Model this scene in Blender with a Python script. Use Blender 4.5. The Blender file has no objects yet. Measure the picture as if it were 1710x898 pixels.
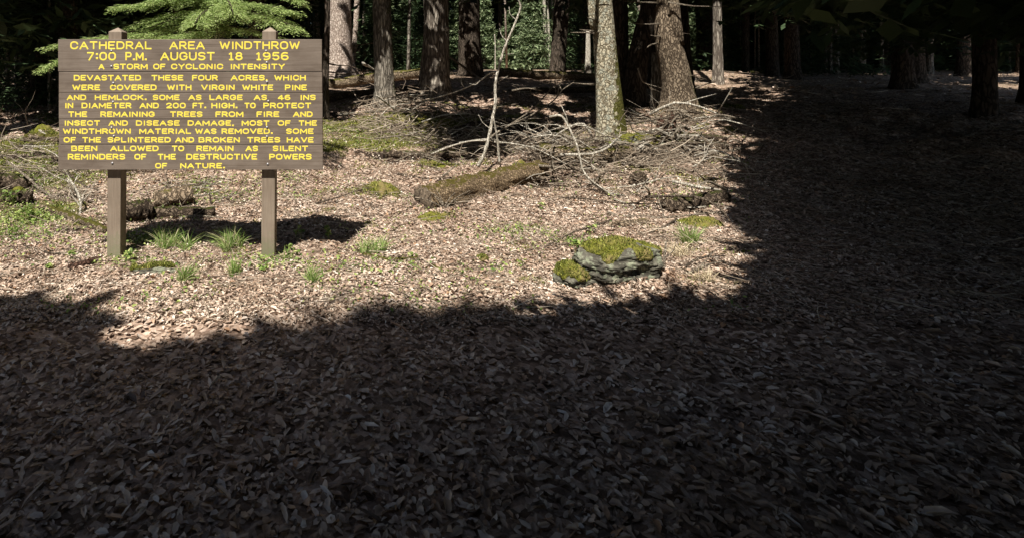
import bpy, bmesh, math, random
import numpy as np
from mathutils import Vector, Matrix, noise as mn

random.seed(7); rng = np.random.default_rng(7)
S = bpy.context.scene
COL = S.collection

# ------------------------------------------------------------------ camera, world, sun, exposure
CAMH, HOR, FPX, CX = 1.754, 115.0, 870.0, 600.0        # eye height (m), horizon row, focal length (px of the 1710 wide frame), optical centre
cam_d = bpy.data.cameras.new('camera'); cam = bpy.data.objects.new('camera', cam_d); COL.objects.link(cam)
cam.location = (0, 0, CAMH); cam.rotation_euler = (math.radians(90), 0, 0)
cam_d.sensor_width = 36; cam_d.lens = FPX / 1710 * 36
cam_d.shift_x = (855 - CX) / 1710; cam_d.shift_y = -(449 - HOR) / 1710
cam_d.clip_start = 0.05; cam_d.clip_end = 1000
S.camera = cam

SUN = Vector((0.485, 1.0, -2.02)).normalized()          # direction the light travels
w = bpy.data.worlds.new('World'); S.world = w; w.use_nodes = True
nt = w.node_tree; bg = nt.nodes['Background']; sky = nt.nodes.new('ShaderNodeTexSky')
sky.sky_type = 'NISHITA'; sky.sun_disc = False
sky.sun_elevation = math.asin(-SUN.z); sky.sun_rotation = math.atan2(-SUN.x, -SUN.y)
nt.links.new(sky.outputs[0], bg.inputs[0]); bg.inputs[1].default_value = 0.06
sd = bpy.data.lights.new('sun', 'SUN'); so = bpy.data.objects.new('sun', sd); COL.objects.link(so)
sd.energy = 5.0; sd.angle = math.radians(0.53); sd.color = (1.0, 0.955, 0.88)
so.rotation_euler = SUN.to_track_quat('-Z', 'Y').to_euler(); so.location = (-5, -10, 20)
S.view_settings.view_transform = 'Standard'; S.view_settings.look = 'None'
S.view_settings.exposure = 0.95; S.view_settings.gamma = 1; S.view_settings.use_curve_mapping = False
S.cycles.max_bounces = 6; S.cycles.diffuse_bounces = 3; S.cycles.transmission_bounces = 3; S.cycles.transparent_max_bounces = 4

# ------------------------------------------------------------------ noise and ground height
_perm = np.random.default_rng(3).random((256, 256))
def vnoise(x, y):
    x = np.asarray(x, float); y = np.asarray(y, float)
    xi = np.floor(x).astype(int); yi = np.floor(y).astype(int); fx = x - xi; fy = y - yi
    fx = fx * fx * (3 - 2 * fx); fy = fy * fy * (3 - 2 * fy)
    a = _perm[xi & 255, yi & 255]; b = _perm[(xi + 1) & 255, yi & 255]
    c = _perm[xi & 255, (yi + 1) & 255]; d = _perm[(xi + 1) & 255, (yi + 1) & 255]
    return (a * (1 - fx) + b * fx) * (1 - fy) + (c * (1 - fx) + d * fx) * fy - 0.5
def fbm(x, y, o=4):
    s = 0; a = 1; f = 1
    for k in range(o):
        s = s + a * vnoise(np.asarray(x) * f + 17.3 * k, np.asarray(y) * f + 9.1 * k); a *= .5; f *= 2.03
    return s
PROF_Y = [-300, 5.3, 7, 9, 13, 18, 25, 40, 80, 300]
PROF_Z = [0, 0, .10, .33, .6, 1.0, 1.35, 1.65, 1.9, 2.2]
# mounds and hollows: (px, py of the base, radius across, radius deep, height)
MOUNDS = []
def gh(x, y):
    x = np.asarray(x, float); y = np.asarray(y, float)
    z = np.interp(y, PROF_Y, PROF_Z)
    k = np.clip((y - 4.5) / 4, .25, 1.4)
    z = z + .10 * k * fbm(x * .55, y * .55, 4) + .05 * fbm(x * 2.6 + 5, y * 2.6, 3) + .016 * fbm(x * 8, y * 8 + 3, 2)
    rough = np.clip((y - 6.6) / 2, 0, 1) * np.clip((16 - y) / 4, 0, 1)
    z = z + rough * (.20 * np.abs(fbm(x * 1.0 + 3, y * 1.5, 3)) + .13 * fbm(x * 2.1, y * 2.9 + 8, 3))
    for (mx, my, rx, ry, h) in MOUNDS:
        z = z + h * np.exp(-(((x - mx) / rx) ** 2 + ((y - my) / ry) ** 2))
    return z
_ys = np.concatenate([np.arange(1.6, 16, .01), np.arange(16, 120, .05)])
def GP(px, py, lift=0.0):
    """the ground point seen at a pixel of the photograph"""
    xs = (px - CX) / FPX * _ys; zr = CAMH - (py - HOR) / FPX * _ys
    hit = np.nonzero(zr <= gh(xs, _ys) + lift)[0]
    i = hit[0] if len(hit) else len(_ys) - 1
    return Vector((xs[i], _ys[i], zr[i]))
def AT(px, py, Y): return Vector(((px - CX) / FPX * Y, Y, CAMH - (py - HOR) / FPX * Y))
def GZ(x, y): return float(gh(x, y))
_m = []
for (px, py, rx, ry, h) in [(690, 212, .9, .6, .30), (735, 232, .8, .5, .16), (820, 218, 1.1, .8, .22), (915, 305, .38, .20, -.20), (985, 262, .9, .30, .22), (1130, 245, .8, .35, .16), (690, 180, 1.0, .5, .14),
                            (630, 325, .35, .3, .10), (730, 362, .25, .18, .06), (60, 260, 1.1, .7, .22), (20, 350, .6, .4, .12), (1060, 240, 1.0, .5, .18),
                            (1150, 205, 1.0, .7, .22), (560, 240, 1.2, .8, .10), (1170, 330, .7, .25, .10), (530, 378, .32, .16, .09), (400, 290, .8, .4, .1),
                            (880, 170, 2.5, .9, .25), (600, 165, 1.5, .8, .2), (1180, 130, 2.5, 1.5, .3), (140, 380, .5, .3, .05), (1045, 455, .4, .3, .05)]:
    p = GP(px, py); _m.append((p.x, p.y, rx, ry, h))
MOUNDS.extend(_m)

# ------------------------------------------------------------------ helpers
def tag(o, label=None, cat=None, group=None, kind=None):
    if label: o['label'] = label
    if cat: o['category'] = cat
    if group: o['group'] = group
    if kind: o['kind'] = kind
    return o
def empty(name, loc, label, cat, group=None):
    o = bpy.data.objects.new(name, None); o.location = loc; o.empty_display_size = .2; COL.objects.link(o)
    return tag(o, label, cat, group)
def link(name, me, mat=None, parent=None, smooth=False):
    o = bpy.data.objects.new(name, me)
    if mat and not me.materials: me.materials.append(mat)
    if smooth: me.shade_smooth()
    COL.objects.link(o)
    if parent:
        o.parent = parent
        o.matrix_parent_inverse = Matrix.Translation(-parent_world(parent))
    return o
def parent_world(p):
    v = Vector(p.location)
    if p.parent: v += p.matrix_parent_inverse.translation + parent_world(p.parent)
    return v
def mesh_np(name, verts, faces):
    """verts (N,3), faces (M,k)"""
    me = bpy.data.meshes.new(name)
    verts = np.asarray(verts, np.float32); faces = np.asarray(faces, np.int32)
    k = faces.shape[1]
    me.vertices.add(len(verts)); me.vertices.foreach_set('co', verts.ravel())
    me.loops.add(faces.size); me.loops.foreach_set('vertex_index', faces.ravel())
    me.polygons.add(len(faces)); me.polygons.foreach_set('loop_start', np.arange(0, faces.size, k, dtype=np.int32))
    me.update(calc_edges=True); me.validate()
    return me
class MB:
    def __init__(s): s.v = []; s.f = []
    def box(s, x0, x1, y0, y1, z0, z1):
        n = len(s.v); s.v += [(x, y, z) for z in (z0, z1) for x, y in ((x0, y0), (x1, y0), (x1, y1), (x0, y1))]
        s.f += [tuple(n + i for i in q) for q in ((3, 2, 1, 0), (4, 5, 6, 7), (0, 1, 5, 4), (1, 2, 6, 5), (2, 3, 7, 6), (3, 0, 4, 7))]
    def tube(s, pts, rads, seg=7, rough=0, cap=True, seed=0, twist=0):
        n0 = len(s.v); pts = [Vector(p) for p in pts]; m = len(pts); up = None
        for i, p in enumerate(pts):
            t = (pts[min(i + 1, m - 1)] - pts[max(i - 1, 0)]).normalized()
            if up is None:
                up = t.orthogonal().normalized()
            up = (up - t * up.dot(t)); up = up.normalized() if up.length > 1e-5 else t.orthogonal().normalized()
            b = t.cross(up)
            for k in range(seg):
                a = k / seg * math.tau + twist * i
                r = rads[i]
                d = up * math.cos(a) + b * math.sin(a)
                if rough:
                    r *= 1 + rough * mn.noise(Vector((seed + math.cos(a) * 2.2, math.sin(a) * 2.2, i * .55)))*1.6
                s.v.append(tuple(p + d * r))
        for i in range(m - 1):
            for k in range(seg):
                a = n0 + i * seg + k; b = n0 + i * seg + (k + 1) % seg
                s.f.append((a, b, b + seg, a + seg))
        if cap:
            s.f.append(tuple(n0 + k for k in range(seg))[::-1]); s.f.append(tuple(n0 + (m - 1) * seg + k for k in range(seg)))
    def build(s, name, mat, parent=None, smooth=False):
        me = bpy.data.meshes.new(name); me.from_pydata(s.v, [], s.f); me.update()
        if smooth: me.shade_smooth()
        return link(name, me, mat, parent)
def resample(pts, n):
    """Catmull-Rom through pts (list of tuples of any length)"""
    P = np.array(pts, float); m = len(P)
    if m == 2: return [tuple(P[0] + (P[1] - P[0]) * t) for t in np.linspace(0, 1, n)]
    Q = np.vstack([2 * P[0] - P[1], P, 2 * P[-1] - P[-2]]); out = []
    for u in np.linspace(0, m - 1, n):
        i = min(int(u), m - 2); t = u - i; a, b, c, d = Q[i], Q[i + 1], Q[i + 2], Q[i + 3]
        out.append(tuple(.5 * ((2 * b) + (c - a) * t + (2 * a - 5 * b + 4 * c - d) * t * t + (3 * b - a - 3 * c + d) * t ** 3)))
    return out

# ------------------------------------------------------------------ materials
def mat(name, rough=.85, spec=.2):
    m = bpy.data.materials.new(name); m.use_nodes = True; n = m.node_tree
    b = n.nodes['Principled BSDF']; b.inputs['Roughness'].default_value = rough; b.inputs['Specular IOR Level'].default_value = spec
    return m, n, b
def N(n, t, **kw):
    x = n.nodes.new(t)
    for k, v in kw.items():
        if k in x.inputs: x.inputs[k].default_value = v
        else: setattr(x, k, v)
    return x
def ramp(n, src, stops):
    r = n.nodes.new('ShaderNodeValToRGB'); e = r.color_ramp.elements
    while len(e) < len(stops): e.new(.5)
    for i, (p, c) in enumerate(stops): e[i].position = p; e[i].color = (*c, 1)
    n.links.new(src, r.inputs[0]); return r.outputs[0]
def coords(n, scale=(1, 1, 1), kind='Object'):
    t = n.nodes.new('ShaderNodeTexCoord'); m = n.nodes.new('ShaderNodeMapping'); m.inputs['Scale'].default_value = scale
    n.links.new(t.outputs[kind], m.inputs[0]); return m.outputs[0]
def noise_t(n, co, scale, detail=5, rough=.6, dist=0):
    x = N(n, 'ShaderNodeTexNoise', Scale=scale, Detail=detail, Roughness=rough, Distortion=dist); n.links.new(co, x.inputs['Vector']); return x.outputs['Fac']
def mix(n, f, a, b, mode='MIX'):
    x = n.nodes.new('ShaderNodeMix'); x.data_type = 'RGBA'; x.blend_type = mode
    for s, i in ((f, 0), (a, 6), (b, 7)):
        if hasattr(s, 'is_linked') or isinstance(s, bpy.types.NodeSocket): n.links.new(s, x.inputs[i])
        else: x.inputs[i].default_value = s if i == 0 else (*s, 1)
    return x.outputs[2]
def mth(n, op, a, b=0.0, clamp=False):
    x = n.nodes.new('ShaderNodeMath'); x.operation = op; x.use_clamp = clamp
    for i, s in enumerate((a, b)):
        if isinstance(s, bpy.types.NodeSocket): n.links.new(s, x.inputs[i])
        else: x.inputs[i].default_value = s
    return x.outputs[0]
def bump(n, b, src, strength=.5, dist=.01):
    x = N(n, 'ShaderNodeBump', Strength=strength, Distance=dist); n.links.new(src, x.inputs['Height']); n.links.new(x.outputs[0], b.inputs['Normal'])
def out(n, b, c): n.links.new(c, b.inputs['Base Color'])

def bark(name, dark, mid, light, moss=None, sc=1.0, moss_side=0.0, lichen=None, stretch=.3, zlim=1e9, mthr=.42):
    m, n, b = mat(name, .95, .1)
    co = coords(n, (sc, sc, sc * stretch)); co1 = coords(n, (sc, sc, sc))
    vo = N(n, 'ShaderNodeTexVoronoi', Scale=15.0); vo.feature = 'DISTANCE_TO_EDGE'
    wn = N(n, 'ShaderNodeTexNoise', Scale=9.0, Detail=6.0); n.links.new(co, wn.inputs['Vector'])
    ad = n.nodes.new('ShaderNodeVectorMath'); ad.operation = 'MULTIPLY_ADD'; ad.inputs[1].default_value = (.22, .22, .22)
    n.links.new(wn.outputs['Color'], ad.inputs[0]); n.links.new(co, ad.inputs[2]); n.links.new(ad.outputs[0], vo.inputs['Vector'])
    crack = mth(n, 'MULTIPLY', vo.outputs['Distance'], 4.5, True)
    n1 = noise_t(n, co, 17, 8, .78); n2 = noise_t(n, co1, 2.2, 4, .6)
    f = mth(n, 'ADD', mth(n, 'MULTIPLY', crack, .34), mth(n, 'MULTIPLY', n1, .85))
    c = ramp(n, f, [(.54, dark), (.655, mid), (.80, light)])
    c = mix(n, mth(n, 'MULTIPLY', n2, .5), c, mid)
    if lichen: 
        l = noise_t(n, co1, 9, 6, .7); c = mix(n, ramp(n, l, [(.5, (0, 0, 0)), (.62, (.75, .75, .75))]), c, lichen)
    if moss:
        g = n.nodes.new('ShaderNodeNewGeometry'); sx = n.nodes.new('ShaderNodeSeparateXYZ'); n.links.new(g.outputs['Normal'], sx.inputs[0])
        mm = mth(n, 'ADD', sx.outputs['Z'] if moss_side == 0 else mth(n, 'MULTIPLY', sx.outputs['X'], moss_side), mth(n, 'MULTIPLY', mth(n, 'SUBTRACT', noise_t(n, co1, 7, 5, .7), .5), 2.2))
        if zlim < 1e8:
            sp = n.nodes.new('ShaderNodeSeparateXYZ'); n.links.new(g.outputs['Position'], sp.inputs[0])
            mm = mth(n, 'SUBTRACT', mm, mth(n, 'MULTIPLY', mth(n, 'SUBTRACT', sp.outputs['Z'], zlim), .45))
        mc = mix(n, noise_t(n, co1, 40, 3), moss, tuple(x * .45 for x in moss))
        c = mix(n, ramp(n, mth(n, 'SUBTRACT', mm, mthr - .42), [(.42, (0, 0, 0)), (.62, (1, 1, 1))]), c, mc)
    out(n, b, c); bump(n, b, f, 1.0, .05); return m
M_T6 = bark('bark_pale_grey', (.12, .095, .06), (.42, .365, .25), (.70, .63, .47), (.13, .125, .03), 1.3, .75, (.42, .44, .36), .55, 2.2)
M_T9 = bark('bark_brown', (.05, .036, .025), (.19, .145, .10), (.38, .30, .21), (.10, .10, .03), 1.3, .6, None, .4, 1.4)
M_PINK = bark('bark_pinkish', (.20, .15, .12), (.50, .40, .33), (.74, .63, .54), None, .8, 0, None, .5)
M_RED = bark('bark_furrowed_red_brown', (.07, .056, .046), (.23, .195, .155), (.46, .41, .34), None, .8, 0, None, .16)
M_GREYB = bark('bark_grey_brown', (.06, .052, .042), (.20, .175, .14), (.38, .34, .28), (.10, .11, .05), .9, .5, None, .2)
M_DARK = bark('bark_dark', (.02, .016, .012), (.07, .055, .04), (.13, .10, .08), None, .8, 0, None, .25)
M_PALE = bark('wood_pale_barkless', (.34, .30, .23), (.62, .56, .46), (.80, .74, .63), None, 2.0, 0, None, .15)
M_STICK = bark('dead_branch_grey', (.12, .095, .07), (.34, .28, .21), (.55, .48, .37), None, 2.5, 0, None, 1)
M_STICKD = bark('dead_branch_brown', (.05, .037, .028), (.17, .13, .095), (.32, .26, .19), None, 2.5, 0, None, 1)
M_LOG = bark('log_mossy', (.05, .037, .025), (.22, .165, .11), (.42, .33, .22), (.13, .12, .025), 1.2, 0, None, 1, mthr=.62)
M_LOGB = bark('log_bare_brown', (.06, .045, .03), (.26, .19, .125), (.46, .36, .25), (.16, .14, .03), 1.2, 0, None, .6, mthr=1.0)
M_LOGM = bark('log_rotting_with_some_moss', (.07, .048, .03), (.27, .19, .11), (.47, .35, .22), (.17, .14, .03), 2.4, 0, None, .8, mthr=.80)
M_LOGD = bark('log_dark_rotten', (.025, .018, .013), (.10, .072, .05), (.22, .17, .12), (.07, .075, .02), 1.2, 0, None, 1, mthr=.8)
M_ROT = bark('rotten_wood_red_brown', (.03, .017, .012), (.12, .065, .045), (.24, .14, .10), None, 2, 0, None, 1)
def endgrain():
    m, n, b = mat('log_end_grain', .9, .1); co = coords(n, (1, 1, 1))
    f = noise_t(n, co, 30, 5, .7); out(n, b, ramp(n, f, [(.35, (.03, .022, .016)), (.7, (.17, .13, .09))])); bump(n, b, f, .8, .02); return m
M_END = endgrain()
def wood(name, c1, c2, c3, scuff=True):
    m, n, b = mat(name, .62, .35); co = coords(n, (1.5, 40, 40)); co2 = coords(n, (1, 1, 1))
    f = noise_t(n, co, 2.2, 6, .65, .6); g = noise_t(n, co2, 2.5, 4, .6)
    c = ramp(n, mth(n, 'ADD', mth(n, 'MULTIPLY', f, .55), mth(n, 'MULTIPLY', g, .45)), [(.32, c1), (.5, c2), (.68, c3)])
    if scuff:
        s = noise_t(n, coords(n, (3, 60, 60)), 1.3, 8, .75); k = noise_t(n, co2, 5, 3)
        kk = mth(n, 'MULTIPLY', ramp(n, s, [(.66, (0, 0, 0)), (.72, (1, 1, 1))]), ramp(n, k, [(.52, (0, 0, 0)), (.62, (1, 1, 1))]))
        c = mix(n, mth(n, 'MULTIPLY', kk, .75), c, (.55, .5, .42))
        st = noise_t(n, coords(n, (1.2, 1, 3.5)), 3.2, 6, .7); c = mix(n, ramp(n, st, [(.36, (.55, .55, .55)), (.56, (0, 0, 0))]), c, (.62, .58, .54), 'MULTIPLY')
        ln = noise_t(n, coords(n, (1.0, 1, 130)), 1.0, 3, .5); c = mix(n, ramp(n, ln, [(.34, (.6, .6, .6)), (.42, (0, 0, 0))]), c, (.5, .45, .42), 'MULTIPLY')
    out(n, b, c); bump(n, b, f, .25, .002); return m
M_PLANK = wood('sign_brown_stain', (.135, .104, .082), (.175, .138, .108), (.235, .190, .152))
def postwood(name):
    m, n, b = mat(name, .7, .25); co = coords(n, (40, 40, 1.5)); co2 = coords(n, (1, 1, 1))
    f = noise_t(n, co, 2.2, 6, .65, .6); g = noise_t(n, co2, 3, 4, .6)
    c = ramp(n, mth(n, 'ADD', mth(n, 'MULTIPLY', f, .6), mth(n, 'MULTIPLY', g, .4)), [(.32, (.16, .12, .088)), (.5, (.215, .168, .125)), (.7, (.29, .235, .18))])
    gp = n.nodes.new('ShaderNodeNewGeometry'); sp = n.nodes.new('ShaderNodeSeparateXYZ'); n.links.new(gp.outputs['Position'], sp.inputs[0])
    k = mth(n, 'SUBTRACT', mth(n, 'ADD', noise_t(n, coords(n), 14, 5, .7), .0), mth(n, 'MULTIPLY', sp.outputs['Z'], 1.6)); c = mix(n, ramp(n, k, [(.12, (0, 0, 0)), (.5, (.8, .8, .8))]), c, (.17, .18, .10))
    out(n, b, c); bump(n, b, f, .3, .003); return m
M_POST = postwood('post_weathered_stain')
def flatm(name, c, rough=.6, spec=.3, var=.15, sc=20):
    m, n, b = mat(name, rough, spec); f = noise_t(n, coords(n), sc, 4)
    out(n, b, ramp(n, f, [(.3, tuple(x * (1 - var) for x in c)), (.7, tuple(min(1, x * (1 + var)) for x in c))])); return m
M_YEL = flatm('lettering_yellow_paint', (.93, .76, .10), .5, .35, .12, 38)
M_YELD = flatm('routed_edge_ochre', (.52, .30, .02), .6, .3, .1, 25)
_n = M_YEL.node_tree; _b = _n.nodes['Principled BSDF']; _c = _b.inputs['Base Color'].links[0].from_socket
out(_n, _b, mix(_n, ramp(_n, noise_t(_n, coords(_n, (1, 1, 1)), 55, 6, .8), [(.62, (0, 0, 0)), (.68, (.75, .75, .75))]), mix(_n, noise_t(_n, coords(_n), 3, 3), _c, (.80, .62, .07)), (.30, .22, .10)))
M_BOLT = flatm('galvanised_bolt', (.36, .35, .36), .45, .5); M_BOLT.node_tree.nodes['Principled BSDF'].inputs['Metallic'].default_value = .6

def island(name, stops, rough=.8, trans=0.0, spec=.2, sc=60, damp=False):
    m, n, b = mat(name, rough, spec); g = n.nodes.new('ShaderNodeNewGeometry')
    c = ramp(n, g.outputs['Random Per Island'], stops)
    f = noise_t(n, coords(n), sc, 3); c = mix(n, mth(n, 'MULTIPLY', f, .7), c, tuple(x for x in (.5, .5, .5)), 'MULTIPLY')
    if damp: c = mix(n, ramp(n, noise_t(n, coords(n), 9, 4, .6), [(.36, (.8, .8, .8)), (.55, (0, 0, 0))]), c, (.62, .55, .50), 'MULTIPLY')
    if damp: c = mix(n, ramp(n, noise_t(n, coords(n), 1.7, 7, .68), [(.40, (.75, .75, .75)), (.56, (0, 0, 0))]), c, (.58, .50, .43), 'MULTIPLY')
    out(n, b, c)
    if trans:
        t = n.nodes.new('ShaderNodeBsdfTranslucent'); x = n.nodes.new('ShaderNodeMixShader'); x.inputs[0].default_value = trans
        n.links.new(c, t.inputs[0]); n.links.new(b.outputs[0], x.inputs[1]); n.links.new(t.outputs[0], x.inputs[2])
        n.links.new(x.outputs[0], n.nodes['Material Output'].inputs[0])
    return m
M_LITTER = island('dead_leaves', [(0, (.14, .10, .075)), (.12, (.29, .21, .155)), (.28, (.50, .37, .285)), (.46, (.70, .54, .42)), (.62, (.82, .69, .57)), (.76, (.55, .41, .30)), (.88, (.90, .80, .70)), (.95, (.62, .37, .21)), (1, (.92, .86, .77))], .6, .12, .3, damp=True)
M_BITS = island('needle_and_bark_crumbs', [(0, (.06, .042, .03)), (.35, (.20, .14, .10)), (.6, (.48, .36, .26)), (.85, (.76, .64, .50)), (1, (.88, .80, .68))], .8)
M_MOSSB = island('moss_fronds', [(0, (.05, .06, .014)), (.4, (.15, .17, .03)), (.75, (.30, .32, .06)), (.92, (.46, .44, .12)), (1, (.30, .22, .10))], .8, .25)
M_TWIG = island('twig_litter', [(0, (.10, .075, .055)), (.5, (.28, .22, .16)), (1, (.62, .52, .40))], .8)
M_GRASS = island('grass_blades', [(0, (.11, .20, .04)), (.4, (.25, .38, .09)), (.7, (.44, .52, .19)), (.85, (.62, .58, .32)), (1, (.74, .66, .44))], .5, .35)
M_PLANT = island('seedling_leaves', [(0, (.10, .17, .04)), (.5, (.26, .36, .09)), (.85, (.46, .54, .16)), (1, (.62, .62, .28))], .5, .35)
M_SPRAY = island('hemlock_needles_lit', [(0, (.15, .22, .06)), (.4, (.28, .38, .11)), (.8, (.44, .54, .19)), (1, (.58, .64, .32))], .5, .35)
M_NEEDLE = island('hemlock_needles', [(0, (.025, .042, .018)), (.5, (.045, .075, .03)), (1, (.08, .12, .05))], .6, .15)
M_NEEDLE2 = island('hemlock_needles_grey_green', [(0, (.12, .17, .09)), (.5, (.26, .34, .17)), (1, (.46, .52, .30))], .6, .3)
M_DRY = island('dry_grass', [(0, (.40, .31, .19)), (1, (.72, .62, .42))], .7, .2)
def mossm():
    m, n, b = mat('moss', .95, .05); co = coords(n)
    f = noise_t(n, co, 45, 5, .75); g = noise_t(n, co, 5, 4)
    c = ramp(n, f, [(.32, (.025, .026, .006)), (.5, (.12, .125, .018)), (.72, (.28, .27, .045))])
    c = mix(n, ramp(n, g, [(.42, (0, 0, 0)), (.6, (.8, .8, .8))]), c, (.20, .15, .07))
    out(n, b, c); bump(n, b, f, 1, .02); return m
M_MOSS = mossm()
def rockm():
    m, n, b = mat('lichened_rock', .9, .2); co = coords(n, (1, 1, 2.6))
    f = noise_t(n, co, 6, 8, .7, .5); g = noise_t(n, coords(n), 16, 5, .7)
    c = ramp(n, f, [(.38, (.025, .022, .017)), (.56, (.10, .092, .07)), (.74, (.26, .245, .19))])
    c = mix(n, ramp(n, g, [(.5, (0, 0, 0)), (.6, (.6, .6, .6))]), c, (.26, .28, .19)); out(n, b, c); bump(n, b, f, .9, .03); return m
M_ROCK = rockm()
def groundm():
    m, n, b = mat('forest_floor', .95, .1); co = coords(n)
    v = N(n, 'ShaderNodeTexVoronoi', Scale=26.0); n.links.new(co, v.inputs['Vector'])
    sv = n.nodes.new('ShaderNodeSeparateColor'); n.links.new(v.outputs['Color'], sv.inputs[0])
    c = ramp(n, sv.outputs[0], [(0, (.10, .065, .045)), (.35, (.27, .18, .13)), (.65, (.46, .33, .25)), (1, (.62, .48, .38))])
    f = noise_t(n, co, 9, 8, .75); c = mix(n, ramp(n, f, [(.38, (.8, .8, .8)), (.6, (0, 0, 0))]), c, (.085, .058, .04))
    at = n.nodes.new('ShaderNodeAttribute'); at.attribute_name = 'moss'
    h = noise_t(n, co, 11, 6, .75); k = mth(n, 'ADD', at.outputs['Fac'], mth(n, 'MULTIPLY', mth(n, 'SUBTRACT', h, .5), 1.6))
    mc = ramp(n, noise_t(n, co, 60, 4, .7), [(.3, (.03, .03, .008)), (.55, (.13, .13, .03)), (.75, (.30, .28, .08))])
    c = mix(n, ramp(n, k, [(.45, (0, 0, 0)), (.62, (1, 1, 1))]), c, mc)
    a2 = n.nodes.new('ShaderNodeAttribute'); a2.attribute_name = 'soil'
    c = mix(n, ramp(n, mth(n, 'ADD', a2.outputs['Fac'], mth(n, 'MULTIPLY', mth(n, 'SUBTRACT', h, .5), .9)), [(.35, (0, 0, 0)), (.55, (1, 1, 1))]), c, (.032, .022, .016))  # near-black humus colour that also carries the shade of the hollows
    out(n, b, c); bump(n, b, mth(n, 'ADD', sv.outputs[1], f), .8, .03); return m
M_GROUND = groundm()

# ------------------------------------------------------------------ ground: one sheet to the horizon
def axis(lo, hi, dense0, dense1, step, grow=1.18):
    a = list(np.arange(dense0, dense1 + 1e-6, step)); s = step; x = dense1
    while x < hi: s *= grow; x += s; a.append(min(x, hi))
    s = step; x = dense0; pre = []
    while x > lo: s *= grow; x -= s; pre.append(max(x, lo))
    return np.array(pre[::-1] + a)
gx = axis(-260, 260, -11, 16, .085); gy = axis(-120, 300, 1.4, 15, .075)
X, Y = np.meshgrid(gx, gy); Zg = gh(X, Y); nx_, ny_ = len(gx), len(gy)
V = np.stack([X.ravel(), Y.ravel(), Zg.ravel()], 1)
i, j = np.meshgrid(np.arange(nx_ - 1), np.arange(ny_ - 1)); a0 = (j * nx_ + i).ravel()
gme = mesh_np('ground', V, np.stack([a0, a0 + 1, a0 + nx_ + 1, a0 + nx_], 1))
MOSSP = []   # (px, py, rx, ry, amount)
for (px, py, rx, ry, k) in [(690, 205, .9, .7, .62), (560, 215, 1.1, 1.0, .6), (600, 205, 1.0, .7, .5), (40, 300, 1.0, .8, .5), (50, 235, .8, .5, .45), (570, 240, .9, .3, .45), (130, 340, .5, .4, .3), (340, 320, .6, .4, .3), (600, 245, 1.3, .5, .3), (700, 235, .9, .4, .5), (735, 275, .5, .2, .45), (635, 318, .35, .25, .6), (730, 362, .22, .12, .6),
                           (549, 352, .1, .07, .6), (60, 262, 1.2, .7, .35), (40, 360, .8, .5, .35), (140, 372, .4, .15, .4), (360, 325, .3, .2, .3), (1160, 372, .35, .2, .5), (1180, 300, .4, .2, .35),
                           (240, 405, .5, .2, .3), (250, 448, .5, .2, .35), (1080, 285, .3, .2, .35), (870, 440, .12, .08, .4), (805, 433, .06, .04, .6), (880, 468, .2, .07, .5), (1020, 235, .5, .3, .4),
                           (860, 215, 1.5, 1.2, .35), (1190, 118, 3, 2, .5), (900, 110, 4, 3, .45), (450, 420, .5, .25, .25), (960, 400, .35, .25, .25), (1180, 460, .3, .2, .3), (820, 288, .4, .12, .3)]:
    p = GP(px, py); MOSSP.append((p.x, p.y, rx, ry, k))
def mossf(x, y):
    s = np.zeros_like(np.asarray(x, float)) + .20 * np.clip((np.asarray(y, float) - 6.8) / 1.6, 0, 1) + np.clip((np.asarray(y, float) - 13) / 30, 0, .2)
    for (mx, my, rx, ry, k) in MOSSP: s = s + 1.35 * k * np.exp(-(((x - mx) / rx) ** 2 + ((y - my) / ry) ** 2))
    return s
SHADE_SOILP = []  # hollows and brush floors where shade is painted in as dark earth
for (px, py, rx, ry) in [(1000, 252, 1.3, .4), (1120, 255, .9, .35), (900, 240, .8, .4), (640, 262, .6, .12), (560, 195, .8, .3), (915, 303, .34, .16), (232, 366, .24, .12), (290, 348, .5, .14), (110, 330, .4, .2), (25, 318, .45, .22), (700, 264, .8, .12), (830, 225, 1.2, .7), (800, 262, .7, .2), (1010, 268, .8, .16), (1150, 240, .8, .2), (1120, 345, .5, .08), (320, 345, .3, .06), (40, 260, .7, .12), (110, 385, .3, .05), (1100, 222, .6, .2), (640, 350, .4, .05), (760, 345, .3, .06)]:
    p = GP(px, py); SHADE_SOILP.append((p.x, p.y, rx, ry))
def shade_soilf(x, y):
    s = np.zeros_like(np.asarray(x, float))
    for (mx, my, rx, ry) in SHADE_SOILP: s = np.maximum(s, np.exp(-(((x - mx) / rx) ** 2 + ((y - my) / ry) ** 2)))
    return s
as_ = gme.attributes.new('soil', 'FLOAT', 'POINT'); as_.data.foreach_set('value', shade_soilf(V[:, 0], V[:, 1]).astype(np.float32))
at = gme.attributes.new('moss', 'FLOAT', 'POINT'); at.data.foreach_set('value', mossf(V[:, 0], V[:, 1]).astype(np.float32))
g = link('ground', gme, M_GROUND, smooth=True); tag(g, kind='structure')

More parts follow.
